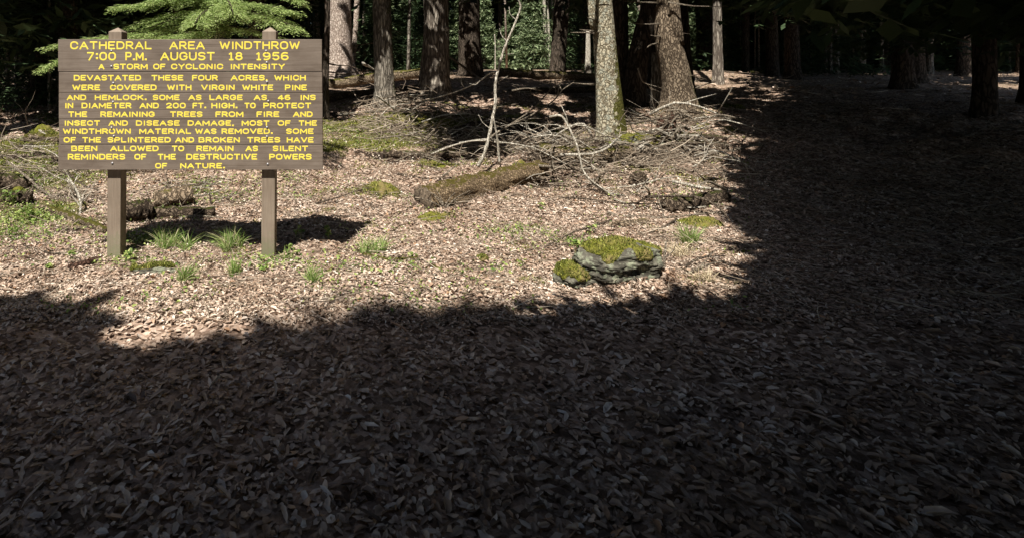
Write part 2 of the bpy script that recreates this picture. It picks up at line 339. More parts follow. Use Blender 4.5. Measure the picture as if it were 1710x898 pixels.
# ------------------------------------------------------------------ scatters on the ground (litter, twigs, herbs)
def rot_basis(n, tilt):
    """random orthonormal bases (u along, v across, w normal) tilted from horizontal"""
    az = rng.random(n) * math.tau; t = rng.normal(0, tilt, n); r = rng.normal(0, tilt, n)
    u = np.stack([np.cos(az) * np.cos(t), np.sin(az) * np.cos(t), np.sin(t)], 1)
    side = np.stack([-np.sin(az), np.cos(az), np.zeros(n)], 1)
    v = side * np.cos(r)[:, None] + np.cross(u, side) * np.sin(r)[:, None]
    return u, v, np.cross(u, v)
def leaf_batch(P, L, W, tilt, fold=.3, z=0):
    n = len(P); u, v, w_ = rot_basis(n, tilt)
    L = L[:, None]; W = W[:, None]; k = fold * rng.normal(.6, .8, n)[:, None] * W
    tip = P + u * L * .5 + w_ * k * .4; base = P - u * L * .5
    l1 = P + u * L * .18 + v * W * .5 + w_ * k; l2 = P - u * L * .25 + v * W * .42 + w_ * k
    r1 = P + u * L * .18 - v * W * .5 + w_ * k; r2 = P - u * L * .25 - v * W * .42 + w_ * k
    Vv = np.stack([tip, l1, l2, base, r2, r1], 1).reshape(-1, 3); o = np.arange(n)[:, None] * 6
    F = np.concatenate([o + np.array([[0, 1, 2, 3]]), o + np.array([[0, 3, 4, 5]])], 0)
    return Vv, F
def view_pts(n, y0, y1, xa=-.78, xb=1.36, power=1.0):
    """points over the ground between two distances, spread over the width the place is seen from"""
    y = y0 + (y1 - y0) * rng.random(n) ** power; x = y * (xa + (xb - xa) * rng.random(n)); return x, y
def litter():
    Vs = []; Fs = []; off = 0
    for (n, y0, y1, s) in [(60000, 3.6, 6.5, .028), (64000, 6.0, 10, .034), (30000, 10, 16, .05), (16000, 1.2, 3.8, .034), (9000, 16, 30, .11)]:
        x, y = view_pts(n, y0, y1)
        keep = (mossf(x, y) + .75 * fbm(x * 2.2, y * 2.2, 3) < .26 + .25 * rng.random(len(x))) & (shade_soilf(x, y) < .25 + .6 * rng.random(len(x)))
        x, y = x[keep], y[keep]; m = len(x)
        P = np.stack([x, y, gh(x, y) + .004 + .014 * rng.random(m)], 1)
        L = s * rng.uniform(.6, 1.5, m); Wd = L * rng.uniform(.35, .75, m)
        L = L * np.exp(rng.normal(0, .42, m)); v_, f_ = leaf_batch(P, L, Wd, .25, .4); Vs.append(v_); Fs.append(f_ + off); off += len(v_)
    me = mesh_np('leaf_litter', np.concatenate(Vs), np.concatenate(Fs))
    return tag(link('leaf_litter', me, M_LITTER), 'brown and pinkish dead leaves covering the forest floor', 'leaf litter', kind='stuff')
litter()
def crumbs():
    Vs = []; Fs = []; off = 0
    for (n, y0, y1, s_) in [(90000, 3.6, 6.8, .014), (90000, 6.4, 11, .020), (22000, 11, 17, .035)]:
        x, y = view_pts(n, y0, y1, -.76, .80); P = np.stack([x, y, gh(x, y) + .022 * rng.random(n)], 1); L = s_ * rng.uniform(.5, 2.4, n)
        u, v, w_ = rot_basis(n, .5); Wd = (L * rng.uniform(.12, .5, n))[:, None] * .5; L = L[:, None] * .5
        Vv = np.stack([P - u * L, P + v * Wd, P + u * L, P - v * Wd], 1).reshape(-1, 3); F = np.arange(len(Vv)).reshape(-1, 4)
        Vs.append(Vv); Fs.append(F + off); off += len(Vv)
    tag(link('litter_crumbs', mesh_np('litter_crumbs', np.concatenate(Vs), np.concatenate(Fs)), M_BITS), 'fine bark crumbs, needles and leaf bits between the dead leaves', 'leaf litter', kind='stuff')
crumbs()
def moss_blades(P, l):
    n = len(P); az = rng.random(n) * math.tau; t = rng.uniform(.1, .9, n); d = np.stack([np.cos(az) * t, np.sin(az) * t, np.ones(n)], 1); d /= np.linalg.norm(d, axis=1)[:, None]
    s_ = np.stack([-np.sin(az), np.cos(az), np.zeros(n)], 1); l = (l * rng.uniform(.5, 1.5, n))[:, None]
    Vv = np.stack([P - s_ * l * .22, P + s_ * l * .22, P + d * l + s_ * l * .08, P + d * l - s_ * l * .08], 1).reshape(-1, 3); return Vv, np.arange(len(Vv)).reshape(-1, 4)
def ground_moss():
    n = 420000; x, y = view_pts(n, 4.0, 14.5, -.72, .74); a = mossf(x, y) + .9 * fbm(x * 2.6, y * 2.6, 4); k = (a > .40 + .12 * rng.random(n)) & (shade_soilf(x, y) < .5)
    x, y = x[k], y[k]; P = np.stack([x, y, gh(x, y) + .002], 1); v_, f_ = moss_blades(P, .010 + .0016 * y)
    tag(link('ground_moss', mesh_np('ground_moss', v_, f_), M_MOSSB), 'patchy yellow green moss over the uneven bank behind the sign', 'moss', kind='stuff')
ground_moss()
def prisms(P, D, L, r0):
    """thin three sided sticks: centre P, unit direction D, length L, radius r0"""
    n = len(P); up = np.array([[0, 0, 1.0]]); s = np.cross(D, up); s /= np.linalg.norm(s, axis=1)[:, None] + 1e-6; t = np.cross(s, D)
    a = P - D * L[:, None] / 2; b = P + D * L[:, None] / 2; c = (a + b) / 2 + s * (L * rng.normal(0, .08, n))[:, None]
    rings = []
    for q, k in ((a, 1.0), (c, .8), (b, .35)):
        for ang in (0, 2.094, 4.189): rings.append(q + (s * math.cos(ang) + t * math.sin(ang)) * (r0 * k)[:, None])
    Vv = np.stack(rings, 1).reshape(-1, 3); o = np.arange(n)[:, None] * 9; F = []
    for r in (0, 3):
        for k in range(3):
            k2 = (k + 1) % 3; F.append(o + np.array([[r + k, r + k2, r + 3 + k2, r + 3 + k]]))
    return Vv, np.concatenate(F)
def twigs():
    Vs = []; Fs = []; off = 0
    for (n, y0, y1, l, r) in [(3600, 3.6, 7, .13, .0022), (900, 3.6, 7, .34, .0034), (3600, 6.6, 13, .28, .004), (900, 13, 24, .7, .010)]:
        x, y = view_pts(n, y0, y1); az = rng.random(n) * math.tau; el = rng.normal(.03, .16, n)
        D = np.stack([np.cos(az) * np.cos(el), np.sin(az) * np.cos(el) * .8, np.sin(el)], 1); L = l * rng.uniform(.4, 1.8, n)
        P = np.stack([x, y, gh(x, y) + .02 + np.abs(np.sin(el)) * L * .4], 1)
        v_, f_ = prisms(P, D, L, r * rng.uniform(.5, 1.6, n)); Vs.append(v_); Fs.append(f_ + off); off += len(v_)
    me = mesh_np('twig_litter', np.concatenate(Vs), np.concatenate(Fs))
    tag(link('twig_litter', me, M_TWIG), 'small dry twigs scattered through the dead leaves', 'twigs', kind='stuff')
twigs()
def herbs():
    xs = []; ys = []
    for (px, py, rx, ry, n) in [(40, 365, .55, .35, 1100), (300, 335, .6, .4, 350), (70, 310, .8, .5, 500), (250, 395, .5, .15, 200), (470, 320, .5, .4, 160), (30, 400, .5, .25, 350), (60, 285, .9, .4, 500), (560, 225, 1.3, .7, 500), (250, 405, .5, .15, 250), (450, 440, .45, .15, 260), (960, 410, .3, .2, 260),
                               (870, 385, .35, .15, 120), (845, 390, .5, .2, 120), (210, 440, .3, .12, 120), (1150, 330, .4, .2, 120), (600, 450, .8, .2, 150), (350, 310, .4, .2, 160), (400, 330, .5, .3, 150), (420, 300, 1, .2, 200)]:
        p = GP(px, py); xs.append(p.x + rng.normal(0, rx * .5, n)); ys.append(p.y + rng.normal(0, ry * .6, n))
    x, y = view_pts(9500, 3.7, 11.5, -.75, .75); kk = fbm(x * 1.4 + 9, y * 1.4, 3) > .04; xs.append(x[kk]); ys.append(y[kk])
    x = np.concatenate(xs); y = np.concatenate(ys); n = len(x)
    P = np.stack([x, y, gh(x, y) + .012 + .05 * rng.random(n)], 1); L = rng.uniform(.014, .038, n)
    v_, f_ = leaf_batch(P, L, L * .6, .55)
    tag(link('ground_cover', mesh_np('ground_cover', v_, f_), M_PLANT), 'low pale green seedlings sprinkled over the leaf litter', 'ground cover', kind='stuff')
herbs()

# ------------------------------------------------------------------ the sign
SY = 4.81                                              # front face of the boards
def sx(px): return (px - CX) / FPX * SY
def sz(py): return CAMH - (py - HOR) / FPX * SY
sign = empty('park_sign', (sx(318), SY, 0), 'brown wooden board sign with yellow capitals on two square posts', 'sign')
LINES = [  # plank, cap top row, baseline row, words with the columns they span
 (0, 69.7, 83.1, [('CATHEDRAL', 117.3, 253.1), ('AREA', 283, 341.9), ('WINDTHROW', 366.8, 500.6)]),
 (0, 87.6, 101.6, [('7:00', 145.4, 193.6), ('P.M.', 209.4, 244.7), ('AUGUST', 267.8, 358.7), ('18', 382.2, 405.4), ('1956', 428.2, 482.2)]),
 (0, 107.1, 116.5, [('A', 164.6, 174.3), ('STORM', 189.3, 246.7), ('OF', 255.8, 276.3), ('CYCLONIC', 285.7, 372.8), ('INTENSITY', 384.3, 475.7)]),
 (1, 125.9, 135.3, [('DEVASTATED', 123, 235.5), ('THESE', 252.7, 305.9), ('FOUR', 320.6, 363.7), ('ACRES,', 385.2, 446.5), ('WHICH', 458, 510.7)]),
 (1, 142, 151.5, [('WERE', 120.5, 166.9), ('COVERED', 183.5, 261.5), ('WITH', 279, 319.7), ('VIRGIN', 335.8, 391.9), ('WHITE', 404.4, 456), ('PINE', 475.7, 512.3)]),
 (2, 158.9, 168, [('AND', 111.5, 143.8), ('HEMLOCK.', 158.2, 244.2), ('SOME', 255, 299.8), ('AS', 314.5, 336.5), ('LARGE', 349.6, 405.1), ('AS', 423.9, 445.7), ('46', 463.5, 485.1), ('INS', 500.9, 527.2)]),
 (2, 172.3, 181.7, [('IN', 107.9, 122.3), ('DIAMETER', 136.1, 219.4), ('AND', 233, 265.3), ('200', 277.4, 310.2), ('FT.', 321.5, 343.9), ('HIGH.', 352.9, 396), ('TO', 408, 427), ('PROTECT', 439.7, 519.8)]),
 (2, 186.8, 196.1, [('THE', 113.9, 145.4), ('REMAINING', 167.6, 258.4), ('TREES', 283.8, 338.1), ('FROM', 359.8, 406.5), ('FIRE', 428.4, 466.3), ('AND', 489.4, 522.1)]),
 (3, 201.8, 210.8, [('INSECT', 106.8, 166.9), ('AND', 181, 213.3), ('DISEASE', 226.8, 299.8), ('DAMAGE,', 313.2, 390.2), ('MOST', 403.4, 449.9), ('OF', 463.6, 485.1), ('THE', 498.6, 529.1)]),
 (3, 215.3, 224.5, [('WINDTHROWN', 104.8, 218.2), ('MATERIAL', 232.3, 318.8), ('WAS', 325.8, 361.4), ('REMOVED.', 369.9, 454.9), ('SOME', 477.7, 523.5)]),
 (3, 229.7, 238.9, [('OF', 105.9, 126.3), ('THE', 137, 168.3), ('SPLINTERED', 179.4, 285), ('AND', 292.4, 324.1), ('BROKEN', 331.4, 400.4), ('TREES', 412.5, 467.9), ('HAVE', 478.8, 523.5)]),
 (4, 244, 253.3, [('BEEN', 118.9, 162.4), ('ALLOWED', 184.1, 264.8), ('TO', 286.8, 307.5), ('REMAIN', 328, 389.9), ('AS', 410, 430.9), ('SILENT', 455.3, 514.5)]),
 (4, 257.6, 267.4, [('REMINDERS', 113.1, 209), ('OF', 224.2, 244.3), ('THE', 263.1, 293.5), ('DESTRUCTIVE', 310.9, 429.3), ('POWERS', 449.5, 520.4)]),
 (4, 272.9, 282, [('OF', 259, 279), ('NATURE.', 300.8, 375.1)])]
def arc(cx, cy, rx, ry, a0, a1, n=7): return [(cx + rx * math.cos(math.radians(a0 + (a1 - a0) * k / n)), cy + ry * math.sin(math.radians(a0 + (a1 - a0) * k / n))) for k in range(n + 1)]
def oval(w): r = w * .42; return [arc(r, 1 - .36, r, .36, 180, 90, 4) + arc(w - r, 1 - .36, r, .36, 90, 0, 4) + arc(w - r, .36, r, .36, 0, -90, 4) + arc(r, .36, r, .36, -90, -180, 4) + [(0, .64)]]
def bowl(w, y0, y1): h = (y1 - y0) / 2; return [(0, y1)] + arc(w - h * .75, (y0 + y1) / 2, h * .75, h, 90, -90, 6) + [(0, y0)]
def _s(w): return [arc(w - w * .42, .76, w * .42, .24, 25, 90, 3) + arc(w * .42, .76, w * .42, .24, 90, 270, 6)[0:] + arc(w - w * .42, .26, w * .42, .26, 90, -90, 6) + arc(w * .42, .24, w * .42, .24, -90, -155, 3)]
GLYPH = {'A': (.78, [[(0, 0), (.39, 1), (.78, 0)], [(.14, .33), (.64, .33)]]), 'B': (.68, [[(0, 0), (0, 1)], bowl(.62, .53, 1), bowl(.68, 0, .53)]),
 'C': (.70, [arc(.42, .64, .28, .36, 15, 90, 3) + arc(.32, .64, .32, .36, 90, 180, 4) + arc(.32, .36, .32, .36, 180, 270, 4) + arc(.42, .36, .28, .36, -90, -15, 3)]),
 'D': (.70, [[(0, 0), (0, 1)], [(0, 1)] + arc(.36, .64, .34, .36, 90, 0, 4) + arc(.36, .36, .34, .36, 0, -90, 4) + [(0, 0)]]), 'E': (.60, [[(.60, 1), (0, 1), (0, 0), (.60, 0)], [(0, .52), (.52, .52)]]),
 'F': (.58, [[(.58, 1), (0, 1), (0, 0)], [(0, .50), (.50, .50)]]), 'G': (.72, [arc(.42, .64, .28, .36, 20, 90, 3) + arc(.32, .64, .32, .36, 90, 180, 4) + arc(.32, .36, .32, .36, 180, 270, 4) + arc(.40, .36, .32, .36, -90, 0, 4) + [(.72, .48), (.44, .48)]]),
 'H': (.68, [[(0, 0), (0, 1)], [(.68, 0), (.68, 1)], [(0, .52), (.68, .52)]]), 'I': (.0, [[(0, 0), (0, 1)]]), 'K': (.66, [[(0, 0), (0, 1)], [(.62, 1), (0, .42)], [(.20, .60), (.66, 0)]]), 'L': (.56, [[(0, 1), (0, 0), (.56, 0)]]),
 'M': (.84, [[(0, 0), (0, 1), (.42, .22), (.84, 1), (.84, 0)]]), 'N': (.68, [[(0, 0), (0, 1), (.68, 0), (.68, 1)]]), 'O': (.74, oval(.74)), 'P': (.64, [[(0, 0), (0, 1)], bowl(.64, .44, 1)]),
 'R': (.66, [[(0, 0), (0, 1)], bowl(.64, .46, 1), [(.30, .46), (.66, 0)]]), 'S': (.64, _s(.64)), 'T': (.70, [[(0, 1), (.70, 1)], [(.35, 1), (.35, 0)]]), 'U': (.68, [[(0, 1), (0, .36)] + arc(.30, .36, .30, .36, 180, 270, 4) + arc(.38, .36, .30, .36, -90, 0, 4) + [(.68, 1)]]),
 'V': (.76, [[(0, 1), (.38, 0), (.76, 1)]]), 'W': (.98, [[(0, 1), (.25, 0), (.49, .85), (.73, 0), (.98, 1)]]), 'Y': (.72, [[(0, 1), (.36, .48), (.72, 1)], [(.36, .48), (.36, 0)]]),
 '0': (.66, oval(.66)), '1': (.34, [[(0, .82), (.17, 1), (.17, 0)], [(0, 0), (.34, 0)]]), '2': (.62, [arc(.31, .70, .31, .30, 165, 0, 6) + [(.50, .46), (0, 0), (.62, 0)]]), '4': (.68, [[(.50, 0), (.50, 1), (0, .26), (.68, .26)]]),
 '5': (.62, [[(.58, 1), (.08, 1), (.05, .56)] + arc(.32, .31, .30, .31, 120, -150, 8)]), '6': (.64, [arc(.36, .64, .36, .36, 60, 180, 5) + arc(.32, .30, .32, .30, 180, 540, 10)]), '7': (.62, [[(0, 1), (.62, 1), (.16, 0)]]),
 '8': (.62, [arc(.31, .76, .26, .24, 0, 360, 9), arc(.31, .27, .31, .27, 0, 360, 10)]), '9': (.64, [arc(.28, .36, .36, .36, -120, 0, 5) + arc(.32, .70, .32, .30, 0, 360, 10)]),
 '.': (.0, [[(-.07, .0), (.07, .0)]]), ',': (.0, [[(.02, .06), (-.03, -.12)]]), ':': (.0, [[(-.06, .18), (.06, .18)], [(-.06, .78), (.06, .78)]])}
def lettering(line, y_front):
    """routed, painted capitals: rounded strokes standing a millimetre proud of the board"""
    pi, yt, yb, words = line; mb = MB(); rw = (.114 if yb - yt < 11 else .090) * (yb - yt) * SY / FPX
    for (t, xa, xb) in words:
        adv = []; x = 0
        for c_ in t:
            g_ = GLYPH[c_]; pre = .14 if c_ in '.,:' else (.20 if c_ == 'I' else 0); x += pre * .5; adv.append(x); x += g_[0] + .30 + pre * .3
        tot = max(adv[-1] + GLYPH[t[-1]][0], .01); rpx = rw * FPX / SY; a, b = xa + rpx, xb - rpx; 
        for c_, x0 in zip(t, adv):
            for pl_ in GLYPH[c_][1]:
                pts = []
                for (u, v) in pl_:
                    px = a + (x0 + u) / tot * (b - a); py = (yb - rpx) + (yt - yb + 2 * rpx) * v
                    pts.append((sx(px), y_front, sz(py)))
                # square off the ends a little so that corners are filled
                if len(pts) > 1 and (Vector(pts[0]) - Vector(pts[-1])).length > rw:
                    d0 = (Vector(pts[0]) - Vector(pts[1])).normalized() * rw * .7; d1 = (Vector(pts[-1]) - Vector(pts[-2])).normalized() * rw * .7
                    pts = [tuple(Vector(pts[0]) + d0)] + pts[1:-1] + [tuple(Vector(pts[-1]) + d1)]
                for q in range(len(pts) - 1):
                    p0, p1 = Vector(pts[q]), Vector(pts[q + 1]); e = (p1 - p0).normalized() * rw * .25 * (1 if len(pts) > 2 else 0)
                    rr = rw * (1.3 if c_ in '.,:' else 1); up = Vector((0, 0, rw * .3 if c_ in '.:' else 0))
                    mb.tube([p0 - e + up, p1 + e + up], [rr, rr], 8)
    me = bpy.data.meshes.new('lettering'); vv = [(x, y_front + (y - y_front) * .13, z) for (x, y, z) in mb.v]
    me.from_pydata(vv, [], mb.f); me.update(); return me
PL = [(66.2, 119.8), (120.6, 155.6), (156.3, 199.2), (199.8, 241.6), (242.5, 284)]
EDGE = [(97, 537.5), (98, 538), (98, 538.5), (98, 538.5), (97, 539)]
planks = []
for k, (ya, yb) in enumerate(PL):
    bm = bmesh.new(); mb = MB(); x0, x1 = sx(EDGE[k][0]), sx(EDGE[k][1]); dy = (.0, .002, .001, .003, .0015)[k]
    mb.box(x0, x1, SY + dy, SY + .042, sz(yb), sz(ya))
    me = bpy.data.meshes.new('plank'); me.from_pydata(mb.v, [], mb.f); bm.from_mesh(me)
    bmesh.ops.bevel(bm, geom=bm.edges[:], offset=.0035, segments=2, affect='EDGES', profile=.6); bm.to_mesh(me); bm.free()
    o = link('plank', me, M_PLANK, sign); planks.append(o)
for ln in LINES:
    pl = planks[ln[0]]; yf = SY + (.0, .002, .001, .003, .0015)[ln[0]]
    link('lettering', lettering(ln, yf), M_YEL, pl)['kind'] = 'stuff'
bm_ = bmesh.new(); bmesh.ops.create_uvsphere(bm_, u_segments=10, v_segments=6, radius=.011)
for v in bm_.verts: v.co.y *= .55
bme = bpy.data.meshes.new('bolt'); bm_.to_mesh(bme); bm_.free(); bme.materials.append(M_BOLT); bme.shade_smooth()
for (px, py) in [(185.8, 85.6), (185.8, 111.5), (189, 139.4), (188.6, 171), (186, 214), (190, 228), (187.5, 273), (444.4, 85.6), (445.5, 105), (445.9, 137.3), (448, 169.6), (445.7, 213.3), (445.7, 228.8), (447, 274.5)]:
    k = next(i for i, (a, b) in enumerate(PL) if a <= py <= b + .8)
    b = bpy.data.objects.new('bolt', bme); b.location = (sx(px), SY, sz(py)); COL.objects.link(b); b.parent = planks[k]
    b.matrix_parent_inverse = Matrix.Translation(-parent_world(planks[k]))
for (pt, pb, top) in [((181, 203), (178, 200.5), 45.5), ((438, 461), (436, 458), 44.8)]:
    Yp = SY + .046; f = Yp / SY
    def qx(px): return (px - CX) / FPX * Yp
    def qz(py): return CAMH - (py - HOR) / FPX * Yp
    D = .125; eave = qz(top + 8); gz = GZ(qx(pb[0]), Yp) - .3; v = []
    for (z, (a, b)) in ((gz, pb), (eave, pt)):
        v += [(qx(a), Yp, z), (qx(b), Yp, z), (qx(b), Yp + D, z), (qx(a), Yp + D, z)]
    cx_ = (qx(pt[0]) + qx(pt[1])) / 2; v.append((cx_, Yp + D / 2, qz(top)))
    me = bpy.data.meshes.new('post'); me.from_pydata(v, [], [(3, 2, 1, 0), (0, 1, 5, 4), (1, 2, 6, 5), (2, 3, 7, 6), (3, 0, 4, 7), (4, 5, 8), (5, 6, 8), (6, 7, 8), (7, 4, 8)]); me.update()
    bm = bmesh.new(); bm.from_mesh(me); bmesh.ops.bevel(bm, geom=[e for e in bm.edges], offset=.003, segments=1, affect='EDGES'); bm.to_mesh(me); bm.free()
    link('post', me, M_POST, sign)

# ------------------------------------------------------------------ trees
def trunk_mesh(pts, seg=26, rows=70, furrow=.05, flare=.0, seed=0):
    """pts: (x, y, z, radius) from base to top; a furrowed, flared trunk"""
    R = resample(pts, rows); V_ = []; F_ = []
    z0 = pts[0][2]
    for i, (x, y, z, r) in enumerate(R):
        fl = 1 + flare * math.exp(-max(0, z - z0 - .25) / .28)
        for k in range(seg):
            a = k / seg * math.tau; ca, sa = math.cos(a), math.sin(a)
            n_ = mn.noise(Vector((ca * 3 + seed, sa * 3, z * .5))) + .6 * mn.noise(Vector((ca * 8 + seed, sa * 8, z * 1.6))) + .4 * mn.noise(Vector((ca * 14, sa * 14 + seed, z * 6)))
            lobes = 1 + (fl - 1) * (1 + .7 * math.sin(a * 4 + seed))
            rr = max(r, .004) * lobes * (1 + furrow * n_)
            V_.append((x + ca * rr, y + sa * rr, z))
    for i in range(rows - 1):
        for k in range(seg):
            a = i * seg + k; b = i * seg + (k + 1) % seg; F_.append((a, b, b + seg, a + seg))
    F_.append(tuple((rows - 1) * seg + k for k in range(seg)))
    me = bpy.data.meshes.new('trunk'); me.from_pydata(V_, [], F_); me.update(); me.shade_smooth(); return me

# places the canopy lets the sun through to (point, radius)
LIT = []
def lit(px, py, Y_, r): LIT.append((AT(px, py, Y_), r))
def canopy_ok(C, mg=0.3):
    """which foliage clumps may stay so that the sun reaches the clearing and the lit trunks"""
    C = np.asarray(C); ok = np.ones(len(C), bool); s = np.array(SUN)
    t = (C[:, 2] - .2) / -s[2]; gx_, gy_ = C[:, 0] + s[0] * t, C[:, 1] + s[1] * t
    wob = .5 * fbm(gx_ * .8, gy_ * .8, 3)
    kk = gx_ / np.maximum(gy_, 1)
    back = np.interp(kk, [-.9, -.6, -.5, -.1, .10, .145, .175, .32, .42, .47, .52, .7], [10.2, 10.4, 11.2, 12.2, 12.2, 11.2, 8.6, 8.2, 8.9, 10.4, 12.2, 12.6]) + wob * np.where((kk > .14) & (kk < .45), .35, .8)
    inside = (gy_ > 3.52 + .35 * wob) & (gy_ < back) & (gx_ < gy_ * .70 + .50 + 1.3 * wob) & (gx_ > -14)
    fl = fbm(gx_ * 1.6 + 40, gy_ * 1.6, 2) > .37; inside |= fl & (gy_ > 2.5) & (gy_ < 4) & (gx_ > -6) & (gx_ < 6); inside |= fl & (gx_ > 2) & (gx_ < gy_ * .70 + 2.2) & (gy_ > 3) & (gy_ < 11)
    ok &= ~(inside & (C[:, 2] > 0))
    for p, r in LIT:
        d = C - np.array(p)[None]; al = -(d @ s); perp = np.linalg.norm(d + al[:, None] * s[None], axis=1)
        ok &= ~((perp < r + mg) & (al > 0))
    return ok
def spray_tris(C, size, droop=.3, per=5, flat=True, narrow=.32):
    """flat fans of narrow blades round each centre: hemlock sprays"""
    n = len(C); Vs = []
    az0 = rng.random(n) * math.tau
    for k in range(per):
        a = az0 + (k - per / 2) * .55 + rng.normal(0, .2, n); L = size * rng.uniform(.6, 1.2, n)
        el = -droop + rng.normal(0, .3, n)
        u = np.stack([np.cos(a) * np.cos(el), np.sin(a) * np.cos(el), np.sin(el)], 1)
        v = np.stack([-np.sin(a), np.cos(a), rng.normal(0, .35, n)], 1)
        st = C + rng.normal(0, 1, (n, 3)) * (size * .25)[:, None] * np.array([[1, 1, .5]])
        Wd = (L * narrow)[:, None]; L = L[:, None]
        Vs.append(np.stack([st, st + u * L * .55 + v * Wd * .5, st + u * L, st + u * L * .5 - v * Wd * .5], 1))
    Vv = np.concatenate(Vs).reshape(-1, 3); return Vv, np.arange(len(Vv)).reshape(-1, 4)
def crown_pts(n, x, y, zb, zt, r, shell=.35):
    """clump centres in a tapering conifer crown, layered"""
    h = rng.random(n) ** 1.15; z = zb + (zt - zb) * h; rr = r * (1 - h * .85) * np.sqrt(shell + (1 - shell) * rng.random(n)) * rng.uniform(.55, 1.05, n)
    a = rng.random(n) * math.tau; z = z - .18 * rr + .12 * np.sin(z * 5)
    return np.stack([x + rr * np.cos(a), y + rr * np.sin(a), z], 1)

TREES = []
def tree(label, name, Y_, pts, m, height=19, crown=(4.2, 4.0), n=1200, furrow=.05, flare=.25, stubs=0, group=None, needle=None, seed=0, gz=None, size=.5, extra=None):
    """pts: (px, py, width px) from the top of the frame to the base"""
    w0 = [(AT(a, b, Y_).x, AT(a, b, Y_).z, c / FPX * Y_ / 2) for (a, b, c) in pts][::-1]
    bx = w0[0][0]; bz = GZ(bx, Y_)
    P = [(bx + (w0[0][0] - w0[1][0]) * .05, Y_, bz - .25, w0[0][2])] + [(x, Y_, z, r) for (x, z, r) in w0 if z > bz + .15]
    x1, _, z1, r1 = P[-1]; x2, _, z2, _ = P[-2]; sl = (x1 - x2) / max(z1 - z2, .2)
    zt = bz + height
    for q in (.35, .7, 1):
        z = z1 + (zt - z1) * q; P.append((x1 + sl * (z - z1) * (1 - .7 * q), Y_, z, r1 * (1 - q) + .02))
    t = empty(name, (P[0][0], Y_, bz), label, 'tree', group)
    link('trunk', trunk_mesh(P, furrow=furrow, flare=flare, seed=seed, rows=90), m, t)
    TREES.append((P[0][0], Y_))
    for q in range(stubs):
        zz = bz + random.uniform(.8, 3.2 if Y_ < 16 else 6); xx = np.interp(zz, [p[2] for p in P], [p[0] for p in P]); rr = np.interp(zz, [p[2] for p in P], [p[3] for p in P])
        a = random.choice((0, math.pi)) + random.uniform(-.7, .7); L = random.uniform(.3, 1.5); mb = MB()
        pp = [(xx + math.cos(a) * (rr * .7 + L * s), Y_ - abs(math.sin(a)) * L * s, zz + L * (-.15 * s + .12 * s * s * random.uniform(-1, 1))) for s in (0, .3, .65, 1)]
        mb.tube(pp, [.022, .015, .010, .004], 5); mb.build('branch', M_STICKD, t)
    zb, r = crown; xm = P[-1][0] * .4 + x1 * .6
    C = crown_pts(n, xm, Y_, bz + zb, zt + 1, r); C = C[canopy_ok(C)]
    if len(C):
        v_, f_ = spray_tris(C, size * rng.uniform(.7, 1.3, len(C)), per=6)
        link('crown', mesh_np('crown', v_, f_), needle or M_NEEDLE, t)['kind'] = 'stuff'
    return t
Y6, Y9 = GP(1024, 230).y, GP(1136, 187).y
print('Y6', Y6, 'Y9', Y9)
# lit places deep in the wood
for py in (0, 30, 60, 90, 118): lit(568, py, 24, 1.05)
for py in (-10, 60, 125): lit(722, py, 15.5, -.02)
for py in (110, 160): lit(636, py, 14, -.05)
for py in (-20, 20, 60, 110, 150, 185): lit(1125, py, Y9, .6)
for py in (-20, 20, 60): lit(363, py, 8.5, .3)
for py in (-10, 30, 70, 110, 150, 190, 222): lit(1012, py, Y6, .62)
for (a, b, y_) in [(828, 160, 7.8), (828, 120, 7.8), (840, 90, 7.8), (855, 50, 7.8), (868, 10, 7.8), (820, 220, 7.8), (846, 212, 8.3), (873, 200, 8.6), (900, 183, 8.9), (930, 160, 9.2), (950, 143, 9.4), (900, 172, 8.8), (780, 146, 8.0), (750, 157, 8.1), (720, 167, 8.2), (794, 210, 9.6)]: lit(a, b, y_, .3 if b < 100 else -.12)
for (a, b, y_, r) in [(860, 125, 30, 1.6), (940, 122, 32, 1.2), (1170, 118, 24, 1.6), (1160, 100, 34, 1.6), (620, 112, 32, 1.2), (800, 165, 14.5, .5), (870, 172, 13, .4), (960, 175, 12.6, .35), (700, 108, 30, 1.0), (1085, 150, 15, .3), (60, 150, 16, .25), (40, 170, 13, .3), (885, 60, 44, 3.2), (900, 20, 42, 3.0), (880, 95, 46, 3.0), (912, 105, 45, 2.0), (860, 25, 40, 2.0), (870, 112, 40, 2.0), (668, 40, 40, .8), (760, 30, 45, .8), (1175, 70, 45, 1.0), (1155, 30, 42, .8), (1070, 60, 50, .7), (940, 60, 50, 1.0), (982, 80, 30, .7), (1045, 20, 42, 1.2), (690, 122, 17.8, 1.0), (580, 140, 18.3, .8), (860, 110, 24, .8), (1180, 115, 20, 1.2), (1197, 20, 20, .6), (596, 40, 30, .5), (620, 20, 16, .8), (1150, 60, 40, 1.2),
                      (640, 175, 13.5, .8), (720, 182, 13.6, .5), (930, 160, 15, .5), (1000, 158, 16, .4), (680, 15, 26, .6), (1192, 60, 30, .5), (810, 60, 38, .7), (680, 70, 25, .3)]: lit(a, b, y_, r)

